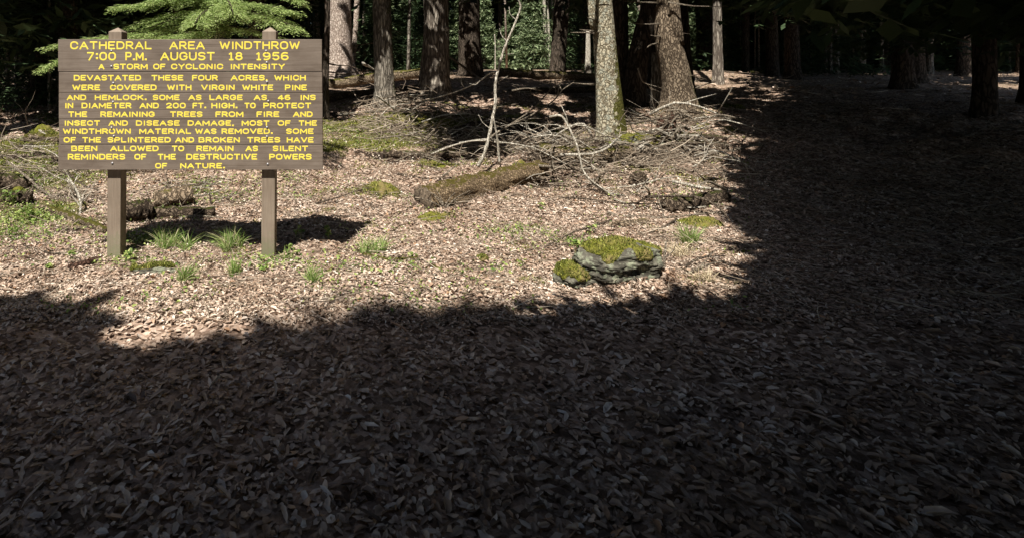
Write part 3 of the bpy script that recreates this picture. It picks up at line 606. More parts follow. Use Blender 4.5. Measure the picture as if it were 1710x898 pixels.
tree('tall straight hemlock trunk with pinkish tan sunlit bark just right of the sign', 'hemlock_tree', 24, [(569, -30, 36), (569, 0, 36), (568, 60, 38), (569, 100, 42), (571, 122, 48)], M_PINK, 26, (6.5, 4.2), stubs=2, flare=.3, seed=1)
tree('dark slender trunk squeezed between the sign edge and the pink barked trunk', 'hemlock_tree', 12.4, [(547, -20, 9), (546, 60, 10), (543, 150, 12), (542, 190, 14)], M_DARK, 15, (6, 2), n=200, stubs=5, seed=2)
tree('thin pale trunk leaning behind the right side of the pink barked trunk', 'hemlock_tree', 30, [(597, -20, 9), (595, 30, 9), (591, 90, 8)], M_PINK, 18, (8, 2.4), n=300, seed=3)
tree('grey brown trunk second to the right of the sign', 'hemlock_tree', 14, [(637, -20, 29), (638, 30, 30), (640, 90, 32), (642, 150, 34), (643, 182, 40)], M_GREYB, 20, (3.9, 4.2), stubs=3, seed=4)
tree('broad furrowed red brown trunk in the middle of the wood', 'pine_tree', 15.5, [(728, -20, 40), (728, 40, 41), (727, 90, 46), (726, 140, 52), (725, 168, 60)], M_RED, 24, (5, 4.2), furrow=.09, stubs=3, seed=5)
tree('wide trunk lost in deep shade behind and right of the red brown trunk', 'hemlock_tree', 26, [(783, -20, 34), (784, 60, 36), (786, 128, 42)], M_DARK, 24, (5, 4.2), seed=6)  # dark bark chosen so the colour itself carries the deep shade
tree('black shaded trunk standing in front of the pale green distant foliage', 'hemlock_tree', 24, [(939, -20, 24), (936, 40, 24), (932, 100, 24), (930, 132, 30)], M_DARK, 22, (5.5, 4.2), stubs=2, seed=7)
t6 = tree('pale sunlit trunk with moss down its right side rising from the brush pile', 'hemlock_tree', Y6, [(1001, -40, 34), (1003, 0, 34), (1007, 40, 34), (1010, 80, 35), (1014, 130, 38), (1018, 180, 41), (1024, 234, 46)], M_T6, 19, (3.4, 4.4), n=2600, furrow=.05, flare=.12, stubs=0, seed=8)
for pts in ([(1000, 57, 10), (980, 55, 10), (953, 55, 10)], [(992, 141, 10.1), (975, 141, 10), (958, 139, 9.9)], [(1000, 38, 10), (990, 33, 9.9), (981, 30, 9.8)], [(1000, 55, 10), (985, 52, 9.8), (968, 50, 9.8)]):
    mb = MB(); mb.tube([AT(p[0], p[1], p[2] - 10.1 + Y6) for p in resample(pts, 5)], [.022, .017, .013, .010, .006], 6); mb.build('branch', M_STICK, t6)
mb = MB(); mb.tube([AT(p[0], p[1], p[2] - 10.1 + Y6) for p in resample([(998, 62, 10.1), (991, 40, 10), (987, 10, 10), (984, -30, 10), (980, -80, 10)], 12)], [.035, .05, .06, .065, .065, .06, .06, .055, .05, .05, .04, .03], 14, .25); mb.build('side_stem', M_T6, t6, True)
# limbs and foliage added to the pale tree, above the view, to shade the hollow
C = np.stack([rng.uniform(-.6, 3.4, 900), rng.uniform(5.0, Y6, 900), rng.uniform(3.9, 7.2, 900)], 1); C = C[canopy_ok(C, .25)]
v_, f_ = spray_tris(C, .42 * rng.uniform(.7, 1.3, len(C)), per=6); link('added_shade_foliage', mesh_np('added_shade_foliage', v_, f_), M_NEEDLE, t6)['kind'] = 'stuff'
for (xe, ye, ze) in [(1.0, 6.6, 5.0), (2.0, 7.4, 4.6), (.2, 7.6, 6.2), (2.6, 6.2, 5.6)]:
    a = AT(1003, -60, Y6); mb = MB(); e = Vector((xe, ye, ze)); mb.tube([a, a.lerp(e, .5) + Vector((0, 0, .3)), e], [.04, .025, .008], 6); mb.build('limb', M_STICKD, t6)
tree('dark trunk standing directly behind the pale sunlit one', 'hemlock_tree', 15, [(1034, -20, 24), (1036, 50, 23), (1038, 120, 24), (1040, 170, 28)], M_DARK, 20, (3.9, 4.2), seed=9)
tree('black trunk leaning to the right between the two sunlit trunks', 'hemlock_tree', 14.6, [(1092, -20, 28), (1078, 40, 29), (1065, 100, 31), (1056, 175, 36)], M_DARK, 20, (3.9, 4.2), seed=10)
t9 = tree('brown double stemmed trunk leaning left at the right edge of the sunlit ground', 'hemlock_tree', Y9, [(1105, -20, 17), (1107, 10, 20), (1111, 50, 32), (1119, 85, 41), (1127, 120, 43), (1132, 160, 45), (1135, 190, 50)], M_T9, 21, (3.7, 4.2), n=2000, flare=.3, stubs=3, seed=11)
mb = MB(); mb.tube([AT(p[0], p[1], p[2] - 13 + Y9) for p in resample([(1132, 75, 12.9), (1129, 45, 12.8), (1125, 10, 12.8), (1120, -40, 12.8), (1114, -120, 12.8)], 14)], list(np.linspace(.14, .07, 14)), 14, .15, seed=3); mb.build('second_stem', M_T9, t9, True)
for pts in ([(1100, 5, 12.9), (1065, 4, 12.8), (1040, 2, 12.7)], [(1100, 40, 12.9), (1080, 41, 12.7), (1053, 39, 12.5)], [(1104, 61, 12.9), (1095, 61, 12.7), (1086, 59, 12.6)], [(1116, 4, 12.7), (1140, 8, 12.5), (1165, 11, 12.4), (1215, 11, 12.3)], [(1098, 73, 12.9), (1085, 76, 12.7), (1078, 83, 12.6)]):
    mb = MB(); mb.tube([AT(p[0], p[1], p[2] - 13 + Y9) for p in resample(pts, 6)], [.022, .018, .015, .012, .009, .005], 5); mb.build('branch', M_STICK, t9)
tree('slim dark trunk close behind the brown double stemmed trunk', 'hemlock_tree', 16, [(1141, -20, 12), (1145, 60, 12), (1151, 150, 16)], M_DARK, 18, (6.5, 2.5), n=300, seed=12)
tree('dark trunk further back near the right end of the lit ground', 'hemlock_tree', 28, [(1177, -20, 26), (1178, 50, 27), (1180, 120, 30)], M_DARK, 22, (5.5, 4.2), seed=13)
tree('reddish trunk at the right end of the lit wood with a bright patch of bark', 'hemlock_tree', 20, [(1197, -20, 13), (1198, 50, 13), (1199, 135, 16)], M_RED, 20, (3.9, 4.2), seed=14)
tree('young pole tree with thin grey stem between the second and third trunks', 'hemlock_tree', 25, [(685, -20, 4), (683, 50, 5), (682, 120, 6)], M_GREYB, 12, (5, 1.6), n=120, seed=15)
tree('pale yellowish stem far back in the sunlit gap, left one of a close pair', 'hemlock_tree', 45, [(909, 20, 5), (910, 70, 6), (910, 120, 7)], M_PALE, 17, (7, 2), n=150, seed=16)
tree('pale yellowish stem far back in the sunlit gap, right one of a close pair', 'hemlock_tree', 45.6, [(915, 20, 3), (917, 70, 4), (918, 120, 5)], M_PALE, 16, (7, 2), n=150, seed=17)
def snag(label, Y_, pts, m, name='dead_snag', lean=0):
    base = AT(pts[-1][0], pts[-1][1], Y_); gz = GZ(base.x, Y_)
    P = [(base.x, Y_, gz - .1, pts[-1][2] / FPX * Y_ / 2)] + [(AT(a, b, Y_).x, Y_, AT(a, b, Y_).z, c / FPX * Y_ / 2) for (a, b, c) in pts[::-1] if AT(a, b, Y_).z > gz + .1]
    me = trunk_mesh(P, 14, 24, .12, .1, seed=Y_); t = link(name, me, m); return tag(t, label, 'dead tree')
snag('pale barkless snag standing left of the sunlit mossy trunk', 30, [(982, 52, 6), (982, 80, 8), (982, 106, 9), (982, 124, 9)], M_PALE)
snag('short grey broken stub against the left side of the double stemmed trunk', 13.3, [(1094, 88, 9), (1096, 100, 14), (1097, 130, 17), (1097, 180, 19)], M_GREYB)
snag('short white snag seen in the gap behind the sapling', 40, [(826, 58, 1.4), (827, 75, 1.6), (827, 100, 1.8)], M_PALE)

# the hemlock behind the sign with its sunlit sprays
ht = empty('hemlock_tree', (AT(364, 200, 8.6).x, 8.6, GZ(AT(364, 200, 8.6).x, 8.6)), 'hemlock with bright green drooping sprays hanging over the top of the sign', 'tree')
hb = ht.location; P = [(hb.x, 8.6, hb.z - .2, .085), (hb.x, 8.6, hb.z + 1.5, .07), (hb.x + .02, 8.6, 3.2, .06), (hb.x, 8.6, 7.5, .02)]
link('trunk', trunk_mesh(P, 16, 40, .06, .1, 3), M_GREYB, ht)
def hemlock_branch(pts, r0, spread, dens, parent, needle, hang=.10, sl=.13, seed=0):
    """pts world space; boughs with alternating twigs that carry many tiny needle blades"""
    R = [Vector(p) for p in resample([tuple(p) for p in pts], 16)]; mb = MB(); mb.tube(R, [r0 * (1 - .85 * i / 15) for i in range(16)], 5)
    mb.build('branch', M_STICKD, parent)
    dens *= 1.9
    U = []; W = []
    m = int(dens)
    for k in range(m):
        u = .06 + .94 * (k + random.random()) / m; f = u * 15; i = min(int(f), 14); p = R[i].lerp(R[i + 1], f - i); t = (R[i + 1] - R[i]).normalized()
        side = t.cross(Vector((0, 0, 1))).normalized() * (1 if k % 2 else -1)
        L = spread * (1.05 - u * .75) * random.uniform(.55, 1.15) + .05
        d = (t * random.uniform(.5, 1.0) + side * random.uniform(.6, 1.0) + Vector((0, 0, random.uniform(-.35, .12)))).normalized()
        ns = max(3, int(L / .034))
        for s in range(ns):
            q = (s + 1) / ns; c = p + d * L * q + Vector((0, 0, -hang * L * q * q * 2.2))
            side2 = d.cross(Vector((0, 0, 1))).normalized()
            l2 = sl * (1.15 - q * .75)
            for sg in (1, -1):
                e = (d * .9 + side2 * sg * random.uniform(.5, 1.0) + Vector((0, 0, random.uniform(-.35, .1)))).normalized()
                for w_ in range(3):
                    st = c + e * l2 * (w_ / 3) + Vector((random.gauss(0, .006), random.gauss(0, .006), random.gauss(0, .006)))
                    U.append((st, st + e * l2 * .5))
    A = np.array([tuple(a) for a, b in U]); B = np.array([tuple(b) for a, b in U]); D = B - A
    n = len(A); v = np.cross(D, rng.normal(0, .5, (n, 3)) + np.array([[0, 0, 1.0]])); v /= np.linalg.norm(v, axis=1)[:, None] + 1e-9
    wd = .0072 * rng.uniform(.6, 1.4, n)[:, None]; mid = A + D * .45
    Vv = np.stack([A, mid + v * wd, B, mid - v * wd], 1).reshape(-1, 3)
    return Vv
def boughs(parent, specs, needle):
    Vs = []
    for (pts, spread, dens) in specs:
        Vs.append(hemlock_branch([AT(*p) for p in pts], .014, spread, dens, parent, needle))
    Vv = np.concatenate(Vs); link('foliage', mesh_np('foliage', Vv, np.arange(len(Vv)).reshape(-1, 4)), needle, parent)['kind'] = 'stuff'
boughs(ht, [
    ([(364, 30, 8.6), (300, 30, 8.2), (240, 50, 7.6), (160, 62, 7.2), (85, 78, 7.0)], .42, 46),
    ([(364, 60, 8.6), (250, 62, 8.1), (160, 80, 7.6), (72, 112, 7.3)], .40, 40),
    ([(364, 20, 8.6), (330, -2, 8.1), (270, 2, 7.6), (192, 12, 7.2)], .42, 46),
    ([(364, -15, 8.6), (340, -35, 8.2), (300, -20, 7.8), (240, 5, 7.4)], .45, 46),
    ([(364, 0, 8.6), (400, 5, 8.2), (440, 8, 7.7), (492, 20, 7.3)], .45, 50),
    ([(364, 25, 8.6), (410, 22, 8.1), (450, 28, 7.5), (497, 48, 7.1)], .42, 50),
    ([(364, -30, 8.6), (400, -45, 8.2), (450, -25, 7.8), (500, 0, 7.5)], .45, 44),
    ([(364, 40, 8.6), (390, 45, 8.2), (430, 55, 7.8), (470, 62, 7.4)], .32, 22),
    ([(364, 40, 8.6), (340, 48, 8.1), (310, 56, 7.6), (270, 64, 7.2)], .42, 44),
    ([(364, 10, 8.6), (350, 15, 8.0), (335, 25, 7.4), (325, 40, 6.9)], .45, 40),
    ([(364, -10, 8.6), (375, -5, 8.0), (385, 8, 7.4), (390, 25, 6.9)], .45, 40),
    ([(364, 35, 8.6), (300, 42, 8.0), (250, 52, 7.5), (212, 60, 7.1)], .36, 36),
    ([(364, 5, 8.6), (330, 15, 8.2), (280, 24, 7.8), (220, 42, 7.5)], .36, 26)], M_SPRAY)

# fillers: dark trunks deeper in the wood, beside and behind the clearing
G_FILL = 'dark conifers crowding the deep shade of the wood'
def filler(x, Y_, r, height=20, zb=5.0, cr=3.4, n=520, m=None, label='dark conifer trunk in the crowd filling the deep shade of the wood', rows=40, group=G_FILL, size=.75, needle=None):
    bz = GZ(x, Y_); lx = random.uniform(-.5, .5)
    P = [(x, Y_, bz - .2, r * 1.1), (x + lx * .1, Y_, bz + 2.5, r * .95), (x + lx * .5, Y_, bz + height * .5, r * .7), (x + lx, Y_, bz + height, .03)]
    t = empty('hemlock_tree', (x, Y_, bz), label, 'tree', group)
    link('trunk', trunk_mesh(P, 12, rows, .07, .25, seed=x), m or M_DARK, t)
    C = crown_pts(n, x + lx * .5, Y_, bz + zb, bz + height + 1, cr); C = C[canopy_ok(C)]
    if len(C) > 3:
        v_, f_ = spray_tris(C, size * rng.uniform(.7, 1.3, len(C)), per=6)
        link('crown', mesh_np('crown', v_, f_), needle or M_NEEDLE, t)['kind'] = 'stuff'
    return t
taken = [(t_[0] / t_[1], t_[1]) for t_ in TREES]
random.seed(11); cnt = 0
for row in range(400):
    Y_ = random.uniform(15, 62); x = random.uniform(-.80, 1.35) * Y_
    k = x / Y_
    if any(abs(k - a) < (.030 if Y_ > b else .06) for a, b in taken if -.1 < a < .75): continue
    if any((x - a) ** 2 + (Y_ - b) ** 2 < 5.0 for a, b in TREES): continue
    if any(abs(k - q) < .045 for q in ((568 - 600) / 870., (890 - 600) / 870., (363 - 600) / 870., (727 - 600) / 870.)) : continue
    TREES.append((x, Y_)); cnt += 1
    rr_ = random.uniform(.10, .30); mm_ = random.choice((M_DARK, M_DARK, M_GREYB))
    where = 'left of the sign' if k < -.58 else 'behind the sign' if k < -.07 else 'between the pink barked and red brown trunks' if k < .14 else 'between the red brown and pale trunks' if k < .45 else 'between the pale and double trunks' if k < .6 else 'right of the double trunk' if k < .8 else 'in the deep shade far right'
    filler(x, Y_, rr_, random.uniform(17, 24), random.uniform(3.0, 6.5), random.uniform(2.8, 4.2), 800, mm_, ('stout' if rr_ > .23 else 'slim' if rr_ < .16 else 'middling') + (' near black' if mm_ is M_DARK else ' grey brown') + ' conifer ' + ('close behind the front trees ' if Y_ < 26 else 'deep in the wood ' if Y_ < 44 else 'farthest back in the wood ') + where, rows=30)
    if cnt >= 80: break
# trees added to cast shade round the clearing: left, right and behind the viewer
for (x, Y_, h, cr, zb) in [(-9.5, 10, 20, 4, 2.0), (-13, 14, 20, 4, 2), (-7.5, 13.5, 19, 3.8, 2.6), (-4.6, 13.2, 18, 3.4, 3.2), (-2.6, 13.0, 18, 3.4, 4), (11.6, 8.2, 19, 5, 3.4), (8.0, 5.2, 16, 4.6, 3.0), (6.4, 3.3, 13, 4.4, 2.8), (4.4, 1.4, 12, 4.2, 2.8), (2.2, .3, 10, 3.6, 2.9), (15, 12.5, 20, 5, 3.2), (12, 6.0, 20, 4.4, 2.8), (15, 9, 20, 4.5, 3),
                           (7, 1.2, 18, 4.2, 4), (11, 2, 20, 4.5, 4), (3.4, -3.2, 17, 4.6, 4), (.2, -5.0, 17, 4.6, 4.5), (6.5, -4.5, 20, 4.6, 4), (-3.6, -5.6, 17, 4.8, 4.5), (-7.5, -5.5, 14, 4.5, 5), (-11, -2, 20, 4.5, 5), (11, -5, 20, 4.6, 4), (-1.5, -10, 20, 5, 5), (5, -10, 20, 5, 5), (-9, -10, 20, 5, 5), (9.0, 3.2, 12, 3.6, 3), (.6, -1.2, 9, 3.4, 3.0), (-2.6, -1.6, 8, 3.4, 2.8), (-4.6, -.9, 8, 3.2, 2.8), (-16, 4, 20, 4.5, 4), (17, 3, 20, 5, 3), (18, 14, 20, 5, 2)]:
    filler(x, Y_, random.uniform(.16, .3), h, zb, cr, 2600, M_DARK, ('tall' if h > 18 else 'low' if h < 13 else 'mid height') + (' broad' if cr > 4.4 else ' narrow' if cr < 3.9 else '') + ' added shade tree ' + ('on the left edge of the clearing' if x < -2 and Y_ > 2 else 'on the right edge of the clearing' if Y_ > 1 else 'behind the viewpoint') + (', beside the wood' if Y_ > 12 else ', beside the brush' if Y_ > 7.6 else ', beside the sign' if Y_ > 3 else ', nearest the viewer' if Y_ > -3 else ''), 30, 'shade conifers added round the edge of the clearing', .42)

# low understory hemlocks: foliage down to the ground, sharing three crown meshes
def low_crown(seed_, n, zt, r, needle, size=.30):
    C = crown_pts(n, 0, 0, .25, zt, r, .5); v_, f_ = spray_tris(C, size * rng.uniform(.6, 1.4, len(C)), per=6, droop=.25, narrow=.26)
    me = mesh_np('crown', v_, f_); me.materials.append(needle); return me
LOW = [low_crown(k, 900, 5.5 + k, 1.9 + .2 * k, M_NEEDLE) for k in range(3)]
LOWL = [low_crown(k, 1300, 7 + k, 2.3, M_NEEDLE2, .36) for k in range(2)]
LOWF = [low_crown(k, 4200, 6 + k, 2.2, M_NEEDLE, .13) for k in range(2)]
mb = MB(); mb.tube([(0, 0, -.2), (0, 0, 2), (.05, 0, 6)], [.06, .045, .01], 7); me_low = bpy.data.meshes.new('trunk'); me_low.from_pydata(mb.v, [], mb.f); me_low.materials.append(M_GREYB)
def low_tree(x, Y_, crowns, label, group, s=1.0):
    bz = GZ(x, Y_); t = empty('hemlock_sapling', (x, Y_, bz), label, 'tree', group); t.rotation_euler = (0, 0, random.uniform(0, 6.28)); t.scale = (s, s, s * random.uniform(.85, 1.15))
    for nm, me in (('crown', random.choice(crowns)), ('trunk', me_low)):
        o = bpy.data.objects.new(nm, me); COL.objects.link(o); o.parent = t
        if nm == 'crown': o['kind'] = 'stuff'
random.seed(23)
for q in range(46):
    Y_ = random.uniform(26, 60); k = random.uniform(-.75, 1.35)
    if .26 < k < .40 and Y_ < 50: continue
    low_tree(k * Y_, Y_, LOW, ('bushy' if q % 3 else 'lanky') + ' shaded young hemlock ' + ('near the front' if Y_ < 36 else 'midway back' if Y_ < 48 else 'far back') + ' in the wood ' + ('left of the sign' if k < -.58 else 'behind the sign' if k < -.07 else 'left of the red brown trunk' if k < .14 else 'left of the pale trunk' if k < .45 else 'right of the pale trunk' if k < .7 else 'in the deep shade far right'), 'young hemlocks in the shade', random.uniform(.8, 1.4))
for (x, Y_, s) in [(-6.3, 15.5, .9), (-8.2, 13.8, 1.0), (-10.8, 16, 1.2), (-4.6, 17, .9), (-12.5, 19, 1.3), (-7.5, 19, 1.2), (-3.0, 20, 1.0), (-5.2, 23, 1.3)]:
    low_tree(x, Y_, LOWF, ('larger' if s > 1.1 else 'smaller' if s < .95 else 'middling') + ' dark young hemlock in black shade ' + ('at the far left edge' if x / Y_ < -.62 else 'left of the sign' if x / Y_ < -.5 else 'behind the sign') + (', near the sunlit bank' if Y_ < 17 else ', further back'), 'young hemlocks left of the sign', s)
for (k, Y_, s) in [(.30, 46, 1.0), (.335, 43, .9), (.36, 47, 1.1), (.275, 50, 1.0), (.385, 52, 1.0), (.51, 44, 1.0), (.24, 44, .8), (.64, 45, .9), (.045, 40, .9), (.09, 38, .8), (.19, 47, 1.0), (.66, 40, .8), (.10, 50, 1.1), (.48, 46, .9), (.32, 54, 1.2), (.42, 50, 1.0)]:
    low_tree(k * Y_, Y_, LOWL, ('taller' if s > 1 else 'smaller') + ' pale green sunlit young hemlock far back ' + ('left of the red brown trunk' if k < .13 else 'just right of the red brown trunk' if k < .26 else 'behind the white sapling' if k < .31 else 'in the bright gap' if k < .37 else 'left of the pale trunk' if k < .46 else 'right of the pale trunk') + (' nearer' if Y_ < 46 else ' deeper'), 'sunlit young hemlocks far back', s)
# the far wood that reads as one mass
def far_wood():
    n = 26000; a = rng.uniform(-.95, 1.05, n); R = rng.uniform(62, 95, n); x = np.sin(a) * R * 1.3; y = np.cos(a) * R
    z = 1.8 + 22 * rng.random(n) ** 1.2; v_, f_ = spray_tris(np.stack([x, y, z], 1), rng.uniform(1.1, 2.4, n), per=7, narrow=.45)
    m = 15000; C = np.stack([rng.uniform(-55, 75, m), rng.uniform(27, 92, m), np.zeros(m)], 1); C[:, 2] = 4.5 + C[:, 1] * .135 + rng.uniform(0, 9, m); C = C[canopy_ok(C, .9)]  # unseen canopy slab added overhead to shade the wood below
    v2, f2 = spray_tris(C, rng.uniform(.8, 1.6, len(C)), per=6, narrow=.5); f_ = np.concatenate([f_, f2 + len(v_)]); v_ = np.concatenate([v_, v2])
    tag(link('far_wood', mesh_np('far_wood', v_, f_), M_NEEDLE), 'far dark mass of conifer foliage closing the view, with an added shading canopy overhead', 'far wood', kind='stuff')
far_wood()
def far_stems():
    mb = MB(); n = 0
    while n < 170:
        Y_ = random.uniform(42, 74); k = random.uniform(-.72, 1.3); x = k * Y_; r = random.uniform(.05, .16); z = GZ(x, Y_); lean = random.gauss(0, .4)
        mb.tube([(x, Y_, z - .2), (x + lean * .4, Y_, z + 6), (x + lean, Y_, z + 15)], [r, r * .8, r * .5], 6, .15, seed=n); n += 1
    tag(mb.build('far_trunks', M_PINK, smooth=True), 'thin grey trunks standing far back in the wood', 'far trunks', kind='stuff')
far_stems()

# ------------------------------------------------------------------ logs, stumps and branches on the ground
def log(label, pts, w, m, name='fallen_log', seg=18, rough=.18, n=22, cap=True, taper=.85, sink=.35, end=None, stubs=()):
    """pts: pixels of the log's lower edge on the ground (px, py[, Y]); w: width in px at the first point"""
    Q = []
    for p in pts:
        g_ = GP(p[0], p[1]) if len(p) < 3 else AT(*p); Q.append(tuple(g_))
    r0 = w / FPX * Q[0][1] / 2; R = resample(Q, n); lo = []
    rads = [r0 * (1 - (1 - taper) * i / (n - 1)) for i in range(n)]
    for i, p in enumerate(R): lo.append((p[0], p[1] , p[2] + rads[i] * (1 - sink)))
    mb = MB(); mb.tube(lo, rads, seg, rough, True, seed=random.random() * 50)
    o = mb.build(name, m, smooth=True); tag(o, label, 'log')
    if end:
        o.data.materials.append(end); o.data.polygons[len(o.data.polygons) - 2].material_index = 1
    return o
log('big decaying log with mossy top lying in the middle of the sunlit litter', [(706, 346), (765, 332), (830, 310), (905, 288)], 54, M_LOGM, end=M_END, rough=.26, seg=28, sink=.62, taper=.66)
log('mossy log slanting down towards the left post', [(68, 350), (100, 360), (140, 375), (178, 390)], 13, M_LOG)
log('dark rotting log stretching off left behind the sign', [(60, 262), (100, 272), (150, 284)], 12, M_LOGD)
log('weathered grey brown plank of split trunk between the posts', [(250, 362), (300, 365), (358, 362)], 20, M_LOGD, sink=.1, rough=.3, seg=9)
log('broken brown log end with painted dark hollow behind the left post', [(318, 341), (290, 344), (258, 347)], 32, M_LOGB, sink=.1, end=M_DARK, rough=.25)  # solid end cap coloured dark to stand for the shade inside a hollow
log('short stub log under the hollow log by the left post', [(250, 364), (232, 366), (206, 368)], 34, M_LOGD, sink=.1, rough=.3)
log('dark log with mossy back entering from the right edge of the sunlit ground', [(1112, 354), (1150, 348), (1210, 334)], 26, M_LOGD, rough=.25)
log('small brown log half sunk behind the mossy boulder', [(1018, 379), (1050, 376), (1082, 372)], 13, M_LOGB, rough=.3, sink=.7)
log('bark covered log at the foot of the pale sunlit trunk in the brush pile', [(900, 262), (950, 266), (1010, 268), (1050, 262)], 26, M_LOG, rough=.25)
log('dark shaded log lying to the right of the pale trunk base', [(1110, 246), (1150, 248), (1210, 250)], 17, M_LOGD, rough=.25)
log('second dark log above it by the root of the double trunk', [(1100, 232), (1150, 232), (1210, 236)], 12, M_LOGD, rough=.3)
log('long mossy fallen trunk crossing behind the sign at the wood edge', [(520, 150, 18.5), (560, 147, 18.5), (620, 137, 18.2), (710, 128, 18)], 19, M_LOG, rough=.15)
log('lower dark fallen trunk reaching from the sign to the red brown trunk', [(545, 168, 15), (620, 158, 15.6), (700, 150, 16.5)], 12, M_LOGD)
log('far dark log with bright moss behind the white sapling', [(832, 126, 22), (900, 130, 22), (1005, 134, 22)], 15, M_LOG)
log('dark log in the shade left of the pale sunlit trunk', [(850, 160, 16), (920, 156, 16.5), (1000, 152, 17)], 12, M_LOGD)
log('pink brown log deep in shade beyond the brush', [(722, 199), (760, 199), (797, 197)], 9, M_LOG)
log('dark sunken trunk beneath the mossy mound', [(640, 262), (720, 264), (800, 262)], 13, M_LOGD, rough=.25)
log('lichen grey branchwood lying flat right of the grass tuft', [(606, 429), (650, 438), (700, 434)], 9, M_LOG, name='fallen_branch')
log('short mossy grey stick in the bare foreground litter', [(716, 444), (742, 453), (780, 456)], 6, M_LOG, name='fallen_branch')
log('crumbling red brown chunk of rotten wood left of the left post', [(114, 452), (135, 447), (157, 438)], 13, M_ROT, name='rotten_wood', rough=.5)
log('mossy stump chunk at the left edge of the ground', [(-10, 338), (20, 339), (52, 340)], 26, M_LOGD, rough=.35, name='rotten_stump')
log('rounded grey brown root wood at the left edge', [(-10, 314), (15, 314), (48, 320)], 30, M_LOGD, rough=.35, name='rotten_stump')
log('mossy root mound log above the left ground', [(40, 237), (70, 235), (100, 240)], 15, M_LOG, rough=.3)

def stick(label, pts, w, m=None, Y0=None, Y1=None, lift=5, name='fallen_branch', twigs_=0, group=None, cat='branch'):
    a = GP(pts[0][0], pts[0][1] + lift).y if Y0 is None else Y0
    b = GP(pts[-1][0], pts[-1][1] + lift).y if Y1 is None else Y1
    L = [0]
    for p, q in zip(pts, pts[1:]): L.append(L[-1] + math.hypot(q[0] - p[0], q[1] - p[1]))
    Q = []
    for p, l in zip(pts, L):
        Y_ = a + (b - a) * l / L[-1]
        if Y0 is None and Y1 is None: Y_ = min(Y_, GP(p[0], p[1]).y - .02)
        Q.append(tuple(AT(p[0], p[1], Y_)))
    n = max(6, 4 * len(pts)); R = resample(Q, n); r = w / FPX * (a + b) / 4
    mb = MB(); mb.tube(R, [r * (1 - .55 * i / (n - 1)) * random.uniform(.88, 1.12) for i in range(n)], 7, .2, seed=random.random() * 9)
    o = mb.build(name, m or M_STICK, smooth=True); tag(o, label, cat, group)
    for k in range(twigs_):
        i = random.randint(n // 5, n - 2); p = Vector(R[i]); t = (Vector(R[i + 1]) - p).normalized()
        d = (t + Vector((random.uniform(-1, 1), random.uniform(-.6, .6), random.uniform(-.3, 1))) * .9).normalized(); l = random.uniform(.12, .45)
        mb = MB(); mb.tube([p, p + d * l * .5 + Vector((0, 0, random.uniform(-.03, .03))), p + d * l + Vector((random.uniform(-.05, .05), 0, random.uniform(-.08, .05)))], [r * .45, r * .3, r * .12], 5)
        mb.build('twig', m or M_STICK, o)
    return o
# the white sapling and its leaning branches
sp = stick('thin white crooked sapling with forked foot rising out of the brush', [(798, 279), (809, 256), (816.5, 228), (822.6, 198), (827, 175), (827, 150), (828, 134), (832, 118), (839, 91), (848, 67), (859, 42), (869, 14), (866, 0), (858, -40), (850, -90)], 6, M_PALE, 7.6, 7.9, name='bare_sapling', twigs_=0, cat='sapling')
def add_stem(par, pts, w, Y0, Y1, nm='stem', m=M_PALE):
    n = 5 * len(pts); R = resample([tuple(AT(p[0], p[1], Y0 + (Y1 - Y0) * i / (len(pts) - 1))) for i, p in enumerate(pts)], n); r = w / FPX * Y0 / 2
    mb = MB(); mb.tube(R, [r * (1 - .5 * i / (n - 1)) for i in range(n)], 7); return mb.build(nm, m, par, True)
add_stem(sp, [(834, 274), (831, 237), (827, 214), (824, 195)], 4, 7.7, 7.65)
add_stem(sp, [(832, 120), (818, 123), (802, 135), (776, 148), (748, 158), (715, 168), (688, 184)], 3, 7.85, 8.3, 'branch')
for pts in ([(846, 69), (838, 60), (834, 48)], [(836, 100), (846, 92), (858, 90)], [(828, 140), (840, 132), (848, 128)], [(862, 34), (852, 24), (850, 12)], [(818, 215), (806, 205), (799, 192)], [(812, 245), (800, 250), (786, 262)], [(802, 135), (794, 142), (784, 140)], [(776, 148), (770, 138), (772, 130)]): add_stem(sp, pts, 1.6, 7.8, 7.85, 'twig')
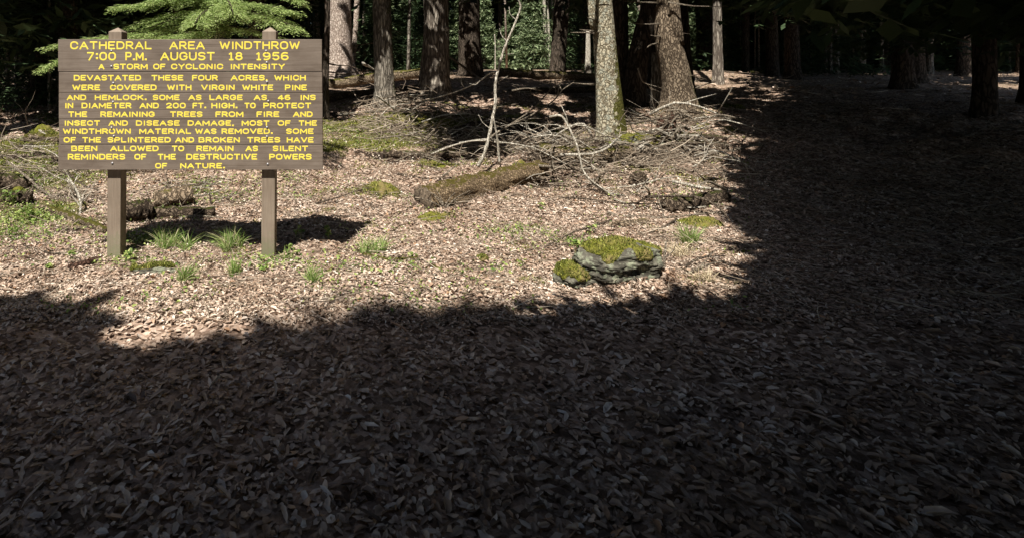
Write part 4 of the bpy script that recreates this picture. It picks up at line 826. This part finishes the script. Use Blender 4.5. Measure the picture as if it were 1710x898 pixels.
STK = [
 ('long pale bough arching across the sapling foot', [(720, 258), (758, 243), (797, 235), (846, 239), (882, 245), (900, 251), (956, 280)], 3.6, M_PALE, 7.9, 7.6, 2),
 ('forked grey bough rising right of the sapling into the shade', [(808, 236), (846, 212), (873, 200), (899, 186), (925, 168), (940, 150), (958, 138)], 3.6, M_STICK, 8.0, 9.4, 6),
 ('second thinner bough fanning up right beside the forked one', [(846, 212), (880, 190), (900, 172), (912, 158), (928, 140)], 2.6, M_STICK, 8.4, 9.2, 3),
 ('longest brown pole running across the front of the brush pile', [(900, 277), (951, 282), (1000, 284), (1041, 283), (1076, 276), (1111, 267), (1155, 254), (1205, 235)], 5.0, M_STICK, 7.5, 8.3, 3),
 ('tall bent pale branch curving over the left of the brush pile', [(917, 196), (937, 194), (949, 212), (960, 234), (967, 256), (974, 285), (988, 302), (1009, 317), (1027, 329), (1053, 347)], 4.0, M_PALE, 7.4, 6.6, 2),
 ('thick pale broken limb at the left end of the brush pile', [(901, 229), (926, 243)], 9, M_PALE, 8.6, 8.4, 0),
 ('straight pale stick pointing at the foot of the pale trunk', [(940, 245), (970, 238), (1004, 230)], 4, M_PALE, 8.9, 9.4, 1),
 ('curved tan stick behind the brush reaching the pale trunk', [(947, 234), (974, 219), (1002, 213)], 4.5, M_STICK, 9.0, 9.6, 1),
 ('tan stick lying just under the curved one', [(960, 234), (980, 225), (999, 218)], 4, M_STICK, 9.0, 9.5, 0),
 ('dark stick sloping down right from the pale trunk base', [(1021, 223), (1050, 248), (1085, 265), (1110, 272)], 4, M_STICKD, 9.0, 8.0, 2),
 ('pale stick crossing the log left of the pale trunk', [(947, 253), (972, 266), (995, 281)], 3.5, M_PALE, 8.2, 7.6, 1),
 ('grey stick below the pale trunk sloping down to the right', [(979, 260), (1002, 272), (1027, 283)], 3, M_STICK, 8.0, 7.6, 1),
 ('thin tan branch lying across the middle of the brush pile', [(979, 251), (1037, 263), (1083, 267), (1115, 262)], 3, M_STICK, 8.3, 8.2, 2),
 ('thin branch lying across the ground behind the pale trunk', [(1044, 216), (1080, 217), (1111, 219)], 3, M_STICK, 10.0, 10.2, 1),
 ('pale diagonal stick at the foot of the double trunk', [(1134, 184), (1155, 197), (1178, 211), (1202, 224)], 3.2, M_STICK, 10.6, 9.6, 0),
 ('pale stick lying to the right of the broken stump', [(1153, 218), (1172, 214), (1189, 210)], 3.5, M_PALE, 9.8, 10.2, 0),
 ('pale thin stick over the dark logs on the right', [(1136, 241), (1155, 252), (1174, 262)], 2.6, M_PALE, 8.6, 8.2, 1),
 ('thin bent twig hanging below the long brown pole', [(1000, 281), (999, 297), (986, 316)], 2.6, M_STICK, 7.4, 7.0, 0),
 ('hooked twig below the right part of the brown pole', [(1081, 269), (1086, 281), (1097, 297)], 3, M_STICK, 7.7, 7.2, 1),
 ('slanting stick leaning on the pale trunk side of the pile', [(930, 270), (965, 250), (1000, 240)], 3, M_STICK, 8.1, 9.0, 2),
 ('pointed pale stick jutting up from the mossy mound', [(660, 184), (645, 172), (629, 160)], 6, M_PALE, 11.5, 11.2, 1),
 ('long dark branch lying level over the mossy mound', [(610, 188), (660, 186), (722, 191)], 4, M_STICKD, 11.0, 11.4, 3),
 ('dark branch slanting across the moss under the mound', [(598, 227), (640, 221), (672, 214), (706, 209)], 4, M_STICKD, 10.0, 10.2, 2),
 ('forked brown branch on the sunlit moss', [(650, 212), (672, 206), (688, 198)], 5, M_STICKD, 10.3, 10.6, 1),
 ('long low branch bending over the dark hollow', [(625, 232), (680, 226), (720, 226), (757, 243)], 3, M_STICK, 9.2, 8.6, 3),
 ('thin upright broken stem in the dark behind the sapling', [(794, 234), (795, 210), (794, 190)], 4, M_STICK, 9.6, 9.7, 1),
 ('tangled grey branch arching left of the sapling foot', [(665, 268), (690, 258), (720, 262), (745, 276)], 3, M_STICK, 7.9, 7.7, 6),
 ('long bent branch in front of the mossy mound', [(673, 255), (712, 263), (740, 274)], 2.6, M_STICK, 8.0, 7.6, 5),
 ('straight thin stick leaning up behind the big log', [(740, 294), (755, 282), (768, 268)], 3, M_STICK, 7.2, 7.5, 0),
 ('flat brown stick lying left of the big log', [(665, 290), (690, 296), (714, 298), (755, 297)], 4, M_STICKD, None, None, 1),
 ('long thin stick running up to the moss patch', [(527, 340), (560, 331), (599, 318)], 3.6, M_STICKD, None, None, 1),
 ('red brown bent stick right of the right post', [(478, 375), (497, 362), (505, 352), (504, 338)], 3.4, M_STICKD, None, None, 2),
 ('level thin stick crossing the litter below the moss', [(556, 361), (600, 361), (665, 356), (690, 342)], 2.6, M_STICKD, None, None, 1),
 ('grey stick on the litter between the posts', [(300, 364), (330, 361), (372, 364)], 5, M_STICK, None, None, 1),
 ('dark splinter standing upright at the end of the split trunk', [(354, 354), (352, 338), (350, 322)], 5, M_STICKD, 6.4, 6.4, 0),
 ('thin dark stick lying along the left foreground', [(40, 410), (74, 420), (113, 427), (150, 434), (178, 436)], 3.2, M_STICKD, None, None, 1),
 ('long pale stick reaching from the left edge down to the mossy log', [(12, 270), (40, 292), (67, 315), (98, 336), (123, 352), (155, 371)], 4.6, M_STICK, 7.2, 6.0, 3),
 ('bleached forked root standing on the mossy log', [(131, 368), (135, 348), (132, 328), (122, 308), (112, 298)], 5, M_PALE, 6.0, 6.3, 6),
 ('bent grey branch behind the bleached root', [(110, 300), (122, 315), (132, 330)], 3, M_STICK, 6.5, 6.3, 3),
 ('brown branch slanting towards the dark log at the left', [(18, 238), (45, 248), (75, 256)], 4, M_STICK, 8.6, 8.0, 2),
 ('upright bent twig at the top of the left bank', [(47, 210), (42, 190), (45, 178)], 2.6, M_STICK, 10, 10, 2),
 ('pale stick on the left bank pointing at the sign edge', [(66, 218), (80, 228), (97, 240)], 4, M_PALE, 9.2, 8.6, 0),
 ('short upright twig at the far left', [(-2, 190), (3, 182), (5, 176)], 2.6, M_STICK, 10, 10, 0),
 ('slim dead stick on the left ground below the sign corner', [(95, 283), (120, 295), (140, 310), (165, 318)], 3.6, M_STICKD, 7.0, 6.5, 3),
 ('thin stick curling round the hollow by the left post', [(272, 322), (266, 340), (258, 358), (243, 372)], 2.8, M_STICK, 6.7, 6.2, 1),
 ('long lying stick in front of the dark log on the right', [(1013, 355), (1041, 362), (1076, 361), (1108, 364), (1155, 359), (1205, 354)], 5, M_STICK, None, None, 2),
 ('brown stick sloping from the lying stick to the left', [(1021, 368), (990, 378), (958, 388), (910, 412)], 4, M_STICKD, None, None, 2),
 ('thin brown stick right of the small sunken log', [(1130, 366), (1110, 378), (1088, 388)], 3.5, M_STICKD, None, None, 0),
 ('grey snag stick standing against the right of the boulder', [(1108, 448), (1110, 425), (1113, 402)], 5, M_STICK, 4.35, 4.4, 1),
 ('dark branch on the ground right of the boulder', [(1140, 448), (1169, 431), (1210, 427)], 5, M_STICKD, None, None, 1),
 ('second branch below it at the right foreground', [(1150, 455), (1180, 442), (1210, 436)], 5, M_STICK, None, None, 1),
 ('thin pale stick leaning in the right litter near the dark stump', [(1025, 333), (1060, 345), (1052, 352)], 2.6, M_PALE, None, None, 0),
 ('dead twig fork in the dark under the red brown trunk', [(751, 132), (768, 137), (784, 142)], 2.4, M_STICK, 12, 12, 3),
 ('pale broken limb end left of the second trunk', [(605, 106), (615, 111), (625, 117)], 6, M_PALE, 13.6, 13.9, 0),
 ('long leaning pole in shade right of the red brown trunk', [(752, 96), (785, 120), (823, 146)], 4, M_STICK, 17, 16, 1),
 ('crooked thin branch in the dark between the two sunlit trunks', [(1065, 114), (1072, 135), (1082, 142), (1090, 152)], 2.6, M_STICK, 11, 11, 3),
 ('low thin branch in shade at the far right', [(1152, 152), (1170, 144), (1192, 138)], 2.6, M_STICK, 13, 13, 2),
 ('slanting tan stick in the middle of the shaded ground', [(855, 152), (880, 148), (905, 152)], 3.4, M_STICK, 13, 13, 2),
 ('small upright twig in shade left of the pale trunk', [(928, 155), (927, 130), (927, 108)], 2.0, M_STICK, 11, 11, 3)]
random.seed(5)
for (lb, pts, w_, m, a, b, tw) in STK: stick(lb, pts, w_, m, a, b, twigs_=tw)
# dry sticks fanned out in front of the big log
for k, (x0, y0, x1, y1) in enumerate([(742, 345, 712, 318), (742, 345, 728, 316), (742, 346, 760, 322), (744, 346, 775, 330), (740, 347, 700, 330), (744, 348, 786, 318), (746, 350, 730, 372), (745, 350, 748, 374), (740, 344, 722, 324)]):
    stick('thin dry stem in the spray of stems before the big log', [(x0, y0), ((x0 + x1) / 2 + random.uniform(-3, 3), (y0 + y1) / 2 - 3), (x1, y1)], 2.0, M_STICK, 6.15, 6.2, group='dry stems before the big log', name='dry_stem', cat='stem')
BR = [('in the dark hollow behind the posts', 'sticks in the hollow behind the posts', 300, 335, .55, .10, 12), ('in the brush left of the pale trunk', 'sticks of the brush pile left of the pale trunk', 950, 252, 1.0, .30, 56), ('in the brush right of the pale trunk', 'sticks of the brush right of the pale trunk', 1120, 250, 1.0, .28, 56), ('over the mossy mound', 'sticks over the mossy root mound', 670, 195, 1.0, .24, 18),
      ('in the dark hollow by the sapling', 'sticks in the hollow by the sapling', 770, 245, .9, .2, 20), ('in the heap on the left bank', 'sticks on the left bank', 60, 285, .9, .16, 20), ('on the litter right of the log', 'sticks on the litter right of the big log', 1090, 320, 1.0, .05, 16), ('before the brown double trunk', 'sticks before the double trunk', 1140, 212, .8, .2, 26)]
for (lb, gr, px, py, rx, h, n_) in BR:
    c = GP(px, py)
    for k in range(n_):
        x, y = c.x + random.gauss(0, rx * .55), c.y + random.gauss(0, rx * .35); l = random.uniform(.35, 1.3); az = random.gauss(0, .6) + (math.pi if random.random() < .5 else 0); el = random.gauss(.08, .2)
        near_foot = 965 < CX + FPX * x / y < 1075 and y < Y6 + .3
        if near_foot and y > 8.2: continue
        z = GZ(x, y) + abs(random.gauss(0, h * .75)) + .03; d = Vector((math.cos(az) * math.cos(el), math.sin(az) * math.cos(el), math.sin(el))); a = Vector((x, y, z)) - d * l / 2; bend = Vector((random.gauss(0, .09), random.gauss(0, .07), random.gauss(.05, .11)))
        pts = [a, a + d * l * .33 + bend * l, a + d * l * .66 + bend * l * .8 + Vector((0, 0, random.gauss(0, .02))), a + d * l]
        for p in pts: p.z = max(p.z, GZ(p.x, p.y) + .012)
        q = random.choice((.0007, .001, .0015, .002, .0028) if px > 900 else (.0007, .001, .0014)); r = c.y * q; mb = MB(); mb.tube(resample([tuple(p) for p in pts], 7), [r, r, r * .9, r * .85, r * .7, r * .6, r * .4], 6, .2, seed=k)
        for t_ in range(random.choice((0, 1, 2, 3))):
            q0 = pts[random.choice((1, 2))].lerp(pts[3], random.random() * .6); d2 = (d + Vector((random.uniform(-.9, .9), random.uniform(-.5, .5), random.uniform(-.2, .8)))).normalized(); l2 = l * random.uniform(.2, .5)
            mb.tube([q0, q0 + d2 * l2 * .5 + Vector((0, 0, random.gauss(.02, .03))), q0 + d2 * l2 + Vector((random.gauss(0, .05), 0, random.gauss(0, .05)))], [r * .5, r * .38, r * .15], 5)
        mm_ = random.choice((M_STICK, M_PALE, M_STICK, M_PALE, M_STICKD)); o = mb.build('dead_stick', mm_, smooth=True)
        rise = 'rising right' if d.z * d.x > .12 else 'rising left' if d.z * d.x < -.12 else 'lying flat'
        tag(o, ('long' if l > 1 else 'short' if l < .6 else 'medium') + ' ' + ('stout' if q > .0015 else 'fine' if q < .0008 else 'thin') + ' ' + {M_STICK: 'grey', M_PALE: 'bleached', M_STICKD: 'brown'}[mm_] + ' stick ' + rise + ' ' + lb, 'branch', gr)
# tangle of fine twigs, nobody could count it
def tangle():
    Ps = []; Ds = []; Ls = []; Rs = []
    for (px, py, rx, rz, n, l) in [(940, 262, 1.0, .2, 200, .5), (1060, 270, 1.0, .15, 160, .45), (820, 255, .9, .2, 140, .5), (700, 225, 1.0, .15, 140, .5), (960, 255, .8, .22, 170, .5), (1080, 255, .9, .18, 170, .5), (1150, 280, .8, .12, 120, .4), (700, 190, .9, .25, 160, .6), (640, 215, .9, .15, 90, .5), (760, 250, .8, .2, 140, .5), (860, 240, .8, .2, 90, .5), (1120, 205, .8, .2, 90, .5), (60, 290, .8, .15, 160, .35), (740, 340, .3, .12, 90, .22), (890, 300, .35, .1, 70, .3), (120, 330, .3, .12, 70, .25), (20, 250, .8, .15, 70, .4), (650, 178, .9, .3, 90, .6), (1010, 300, .9, .06, 90, .35), (1130, 400, .4, .06, 60, .25), (930, 400, .5, .05, 60, .25), (750, 330, .35, .06, 50, .25)]:
        c = GP(px, py); x = c.x + rng.normal(0, rx * .5, n); y = c.y + rng.normal(0, rx * .35, n)
        z = gh(x, y) + .02 + np.abs(rng.normal(0, rz * .6, n)); az = rng.random(n) * math.tau; el = rng.normal(.1, .3, n)
        Ps.append(np.stack([x, y, z], 1)); Ds.append(np.stack([np.cos(az) * np.cos(el), .7 * np.sin(az) * np.cos(el), np.sin(el)], 1)); Ls.append(l * rng.uniform(.4, 1.8, n)); Rs.append(c.y * .0006 * rng.uniform(.6, 1.8, n))
    Ps, Ds, Ls, Rs = (np.concatenate(q) for q in (Ps, Ds, Ls, Rs)); pxs = CX + FPX * Ps[:, 0] / Ps[:, 1]
    ok = ~((pxs > 975) & (pxs < 1065) & (Ps[:, 1] > 8.2) & (Ps[:, 1] < Y6 + .2)); v_, f_ = prisms(Ps[ok], Ds[ok], Ls[ok], Rs[ok])
    tag(link('twig_tangle', mesh_np('twig_tangle', v_, f_), M_TWIG), 'tangled fine dead twigs of the brush piles', 'twigs', kind='stuff')
tangle()
# splintered stump before the double trunk
c = GP(1113, 216); st = empty('broken_stump', c, 'splintered red brown stump with jagged top before the double trunk', 'stump')
for k in range(9):
    a = k / 9 * math.tau; r = .11; h = random.uniform(.12, .42); mb = MB(); p = c + Vector((math.cos(a) * r, math.sin(a) * r, -.08))
    mb.tube([p, p + Vector((random.uniform(-.02, .02), 0, h * .7)), p + Vector((random.uniform(-.04, .04), 0, h))], [.06, .045, .006], 6, .3, seed=k); mb.build('splinter', M_ROT, st)

# ------------------------------------------------------------------ rocks and moss
def rock(label, cpx, cpy, wpx, hpx, depth, moss=True, seed=0, name='boulder', strata=.06, m=None, capz=.25):
    b = GP(cpx, cpy + hpx * .35); Y_ = b.y + depth * .5; cc = AT(cpx, cpy, b.y); sx_, sz_ = wpx / FPX * b.y / 2, hpx / FPX * b.y / 2
    bm = bmesh.new(); bmesh.ops.create_icosphere(bm, subdivisions=6, radius=1); top = []
    for v in bm.verts:
        d = v.co.normalized(); n_ = .30 * mn.noise(d * 1.3 + Vector((seed, 0, 0))) + .14 * mn.noise(d * 3 + Vector((0, seed, 0))) + .05 * mn.noise(d * 9)
        q = Vector((abs(d.x) ** .9 * math.copysign(1, d.x), abs(d.y) ** .9 * math.copysign(1, d.y), d.z + .10 * d.x - .05))
        led = math.sin(d.z * 11 + d.x * 3.0 + 2 * mn.noise(d * 1.7)) 
        r = 1 + n_ + strata * (1 if led > 0 else -1) * min(1, abs(led) * 2) * (1 - abs(d.z)) 
        r += .07 * abs(mn.noise(d * 5 + Vector((seed, 3, 0)))) + .035 * mn.noise(d * 17) + .02 * mn.noise(d * 40)
        if strata < .055 and d.z < .25: r -= .22 * math.exp(-((d.x - .35) / .42) ** 2 - ((d.z + .12) / .22) ** 2)
        v.co = Vector((q.x * sx_ * r, q.y * depth * .5 * r, q.z * sz_ * (1 + n_ * .6)))
    me = bpy.data.meshes.new(name); bm.to_mesh(me); me.shade_smooth(); loc = Vector((cc.x, Y_, cc.z))
    me.materials.append(m or M_ROCK); o = bpy.data.objects.new(name, me); o.location = loc; COL.objects.link(o); tag(o, label, 'rock')
    if moss:
        bmesh.ops.recalc_face_normals(bm, faces=bm.faces); bm.normal_update()
        kill = [f for f in bm.faces if f.calc_center_median().z / sz_ < capz + .06 + .9 * mn.noise(f.calc_center_median() * 7 + Vector((seed, 0, 0)))]
        bmesh.ops.delete(bm, geom=kill, context='FACES'); 
        bm.normal_update()
        fr = np.array([tuple(f.calc_center_median() + f.normal * .006 + loc) for f in bm.faces]); fr = fr[rng.integers(0, len(fr), 3500)] + rng.normal(0, .004, (3500, 3))
        for v in bm.verts:
            if v.is_boundary: continue
            v.co += v.normal * (.004 + .010 * mn.noise(v.co * 30) + .008 * random.random())
        me2 = bpy.data.meshes.new('moss_cap'); bm.to_mesh(me2); me2.shade_smooth(); me2.materials.append(M_MOSS)
        o2 = bpy.data.objects.new('moss_cap', me2); COL.objects.link(o2); o2.parent = o
        v_, f_ = moss_blades(fr, .014); o3 = link('frond', mesh_np('frond', v_, f_), M_MOSSB); o3.parent = o2; o3.matrix_parent_inverse = Matrix.Translation(-loc); o3['kind'] = 'stuff'
    bm.free(); return o
rock('grey layered boulder with a thick yellow green moss cap at lower right', 1050, 453, 142, 76, .40, seed=4.3, capz=.46, strata=.05)
rock('low moss covered stone tucked against the boulder at its lower left', 972, 470, 66, 34, .3, seed=9, capz=.0)
rock('dark green stone standing in the litter below the brush pile', 1072, 302, 26, 30, .2, seed=2, moss=False, m=M_LOGD)
rock('lichened grey rock under the foot of the pale sunlit trunk', 1078, 242, 84, 30, .4, seed=6, capz=.4)
rock('pale rounded stone on the left bank', 38, 308, 26, 18, .15, moss=False, seed=1)
rock('flat grey stone showing through the foreground between post and grass', 250, 456, 74, 12, .18, seed=3, capz=.5)
def banked():
    n = 900; c = GP(1050, 466); a = rng.random(n) * math.tau; q = 1 + np.abs(rng.normal(0, .16, n)); x = c.x + np.cos(a) * .37 * q; y = c.y + .16 + np.sin(a) * .24 * q
    P = np.stack([x, y, gh(x, y) + .045 * np.clip(1.35 - q, 0, 1) * rng.random(n) * 2 + .01], 1); L = rng.uniform(.02, .05, n); v_, f_ = leaf_batch(P, L, L * .5, .6)
    tag(link('leaf_bank', mesh_np('leaf_bank', v_, f_), M_LITTER), 'dead leaves banked round the foot of the mossy boulder', 'leaf litter', kind='stuff')
banked()
def moss_mound(label, px, py, rx, ry, h, seed=0):
    c = GP(px, py); bm = bmesh.new(); R_ = 16; A_ = 44
    rings = []
    for i in range(R_):
        q = i / (R_ - 1); row = []
        for k in range(A_):
            a = k / A_ * math.tau; e = q * (1 + .55 * mn.noise(Vector((math.cos(a) * 2.4 + seed, math.sin(a) * 2.4, 0))) + .3 * mn.noise(Vector((math.cos(a) * 6, math.sin(a) * 6 + seed, 0))))
            x, y = c.x + math.cos(a) * rx * e, c.y + math.sin(a) * ry * e
            z = GZ(x, y) + h * (1 - q * q) * (.6 + .8 * mn.noise(Vector((x * 9, y * 9, seed))) + .3) - .02 * (q > .95) + .012 * (mn.noise(Vector((x * 25, y * 25, seed))) + 1) * (q < .95) * 1.6
            row.append(bm.verts.new((x, y, z)))
        rings.append(row)
    for i in range(R_ - 1):
        for k in range(A_): bm.faces.new((rings[i][k], rings[i][(k + 1) % A_], rings[i + 1][(k + 1) % A_], rings[i + 1][k]))
    bmesh.ops.remove_doubles(bm, verts=bm.verts, dist=.0005); bmesh.ops.recalc_face_normals(bm, faces=bm.faces)
    me = bpy.data.meshes.new('moss_patch'); bm.to_mesh(me); bm.free(); me.shade_smooth(); o = link('moss_patch', me, M_MOSS)
    n = int(2600 * max(.15, min(1, rx * ry * 14))); q = np.sqrt(rng.random(n)) * 1.12; a = rng.random(n) * math.tau; x = c.x + np.cos(a) * rx * q; y = c.y + np.sin(a) * ry * q
    P_ = np.stack([x, y, gh(x, y) + h * np.clip(1 - q * q, 0, 1) + .006], 1); v_, f_ = moss_blades(P_, .010 + .0014 * c.y); link('frond', mesh_np('frond', v_, f_), M_MOSSB, o)['kind'] = 'stuff'
    return tag(o, label, 'moss')
for k, a in enumerate([('low moss hummock left of the big log', 640, 316, .20, .16, .06), ('moss patch below the dry stems before the big log', 722, 366, .14, .08, .05), 
    ('yellow moss on the big log end towards the brush', 868, 284, .16, .08, .10), ('rich moss lump on the root mound', 665, 205, .20, .22, .12), ('spreading moss on the root mound right side', 712, 212, .40, .25, .08),
    ('moss strip in front of the dark hollow', 735, 278, .28, .10, .04), ('moss cushion on the left bank', 70, 228, .35, .2, .14), ('moss patch at the right edge below the lying stick', 1170, 374, .22, .12, .05), ('tiny moss cushion in the bare foreground', 806, 434, .055, .035, .02),
    ('moss on the left ground over the stump chunk', 28, 325, .12, .1, .06), ]): moss_mound(a[0], *a[1:], seed=k * 3.1)

# ------------------------------------------------------------------ grass tufts and small plants
def tuft(label, px, py, wpx, hpx, n, m=None, name='grass_tuft', cat='grass'):
    c = GP(px, py); s = c.y / FPX; W_ = wpx * s; H_ = hpx * s; Vs = []; Fs = []; o = 0; lx_, ly_ = random.uniform(-.5, .5), random.uniform(-.3, .3); clumps = [(random.gauss(0, W_ * .16), random.gauss(0, W_ * .12)) for _ in range(4)]
    for k in range(n):
        a = random.uniform(0, math.tau); r = W_ * .16 * math.sqrt(random.random()); q_ = random.choice(clumps); bx_, by_ = c.x + math.cos(a) * r * .5 + q_[0], c.y + math.sin(a) * r * .5 + q_[1]
        aa = random.gauss(0, 1.0) + (0 if random.random() < .5 else math.pi); l = H_ * random.uniform(.3, 1.2) * random.uniform(.7, 1.05); reach = W_ * .5 * random.uniform(.2, 1.1); w_ = .0022 + .0022 * random.random()
        dx, dy = (math.cos(aa) + lx_) * reach, (math.sin(aa) + ly_) * reach * .7; z0 = GZ(bx_, by_) - .005; sd_ = Vector((-math.sin(aa), math.cos(aa), 0)).cross(Vector((0, 0, 1)))
        side = Vector((random.uniform(.4, 1), random.uniform(-.6, .6), 0)).normalized()
        for t_, wf in ((0, 1), (.4, 1), (.75, .7), (1, .1)):
            p = Vector((bx_ + dx * t_ ** 1.6, by_ + dy * t_ ** 1.6, z0 + l * (t_ - .32 * t_ * t_ * (reach / (W_ * .5)))))
            Vs += [tuple(p - side * w_ * wf), tuple(p + side * w_ * wf)]
        Fs += [(o + 2 * q, o + 2 * q + 1, o + 2 * q + 3, o + 2 * q + 2) for q in range(3)]; o += 8
    ob = link(name, mesh_np(name, Vs, Fs), m or M_GRASS); return tag(ob, label, cat)
for a in [('bright grass tuft in the sign shadow right of the left post', 282, 415, 82, 40, 260), ('bright grass tuft in the sign shadow left of the right post', 388, 414, 76, 40, 260), ('upright pale grass tuft right of the right post', 622, 427, 52, 38, 180),
          ('grass tuft at the bottom edge between the posts', 308, 468, 52, 36, 150), ('sparse grass tuft below and left of the right post', 392, 462, 34, 40, 100), ('grass tuft at the bottom right of the right post', 524, 472, 46, 34, 150),
          ('loose grass tuft to the right of the boulder', 1152, 410, 70, 38, 160), ('small grass blades near the left foot of the boulder', 970, 470, 40, 30, 40), ('grass blades at the foot of the right post', 480, 436, 40, 24, 50)]: tuft(*a)
tuft('dry straw coloured grass to the right of the boulder', 1150, 432, 70, 30, 110, M_DRY, 'dry_grass'); tuft('dry straw grass at the lower right corner of the lit ground', 1175, 470, 60, 30, 90, M_DRY, 'dry_grass')
def plant(label, px, py, wpx, hpx, n, group=None):
    c = GP(px, py); s = c.y / FPX; t = empty('seedling', c, label, 'plant', group); mb = MB(); Ps = []
    for k in range(max(3, n // 4)):
        a = random.uniform(0, math.tau); r = wpx * s * .4 * random.random(); h = hpx * s * random.uniform(.5, 1); q = Vector((c.x + math.cos(a) * r, c.y + math.sin(a) * r * .6, c.z + h))
        mb.tube([c + (q - c) * .0 + Vector((math.cos(a) * r * .5, math.sin(a) * r * .3, -.01)), q], [.0018, .001], 4)
        for j in range(5):
            b_ = random.uniform(0, math.tau); Ps.append(tuple(q + Vector((math.cos(b_) * .016, math.sin(b_) * .016, random.uniform(-.02, .006)))))
    mb.build('stem', M_PLANT, t); Pa = np.array(Ps); L = rng.uniform(.03, .05, len(Pa)); v_, f_ = leaf_batch(Pa, L, L * .55, .45); link('leaves', mesh_np('leaves', v_, f_), M_PLANT, t)
for a in [('leafy green seedling at the foot of the left post', 215, 436, 44, 18, 36), ('small pale seedling left of the left post', 122, 436, 24, 18, 16), ('tiny seedling at the lower left foreground', 80, 450, 14, 10, 8), ('star leaved plant in the shadow right of the right post', 500, 402, 34, 26, 22),
          ('second small plant in the shadow end', 552, 402, 44, 22, 20), ('leafy patch in the litter below the right post', 434, 454, 30, 10, 20), ('seedling low in the bare right foreground', 825, 454, 18, 8, 10), ('green plant under the right post corner', 488, 428, 34, 20, 20), ('seedling near the lichen grey branch', 690, 432, 24, 10, 10),
          ('bushy seedlings left of the boulder', 965, 425, 44, 26, 40), ('small green plant above the boulder', 985, 392, 24, 16, 16), ('yellow green seedling in the right litter', 905, 352, 16, 12, 10), ('leafy green clump at the lower left bank', 18, 345, 44, 26, 50), ('leafy green clump below the mossy log', 50, 372, 50, 24, 50), ('green clump at the far left foreground', 20, 398, 44, 20, 40), ('young plant in shade behind the sign right corner', 598, 250, 20, 16, 14)]: plant(*a)
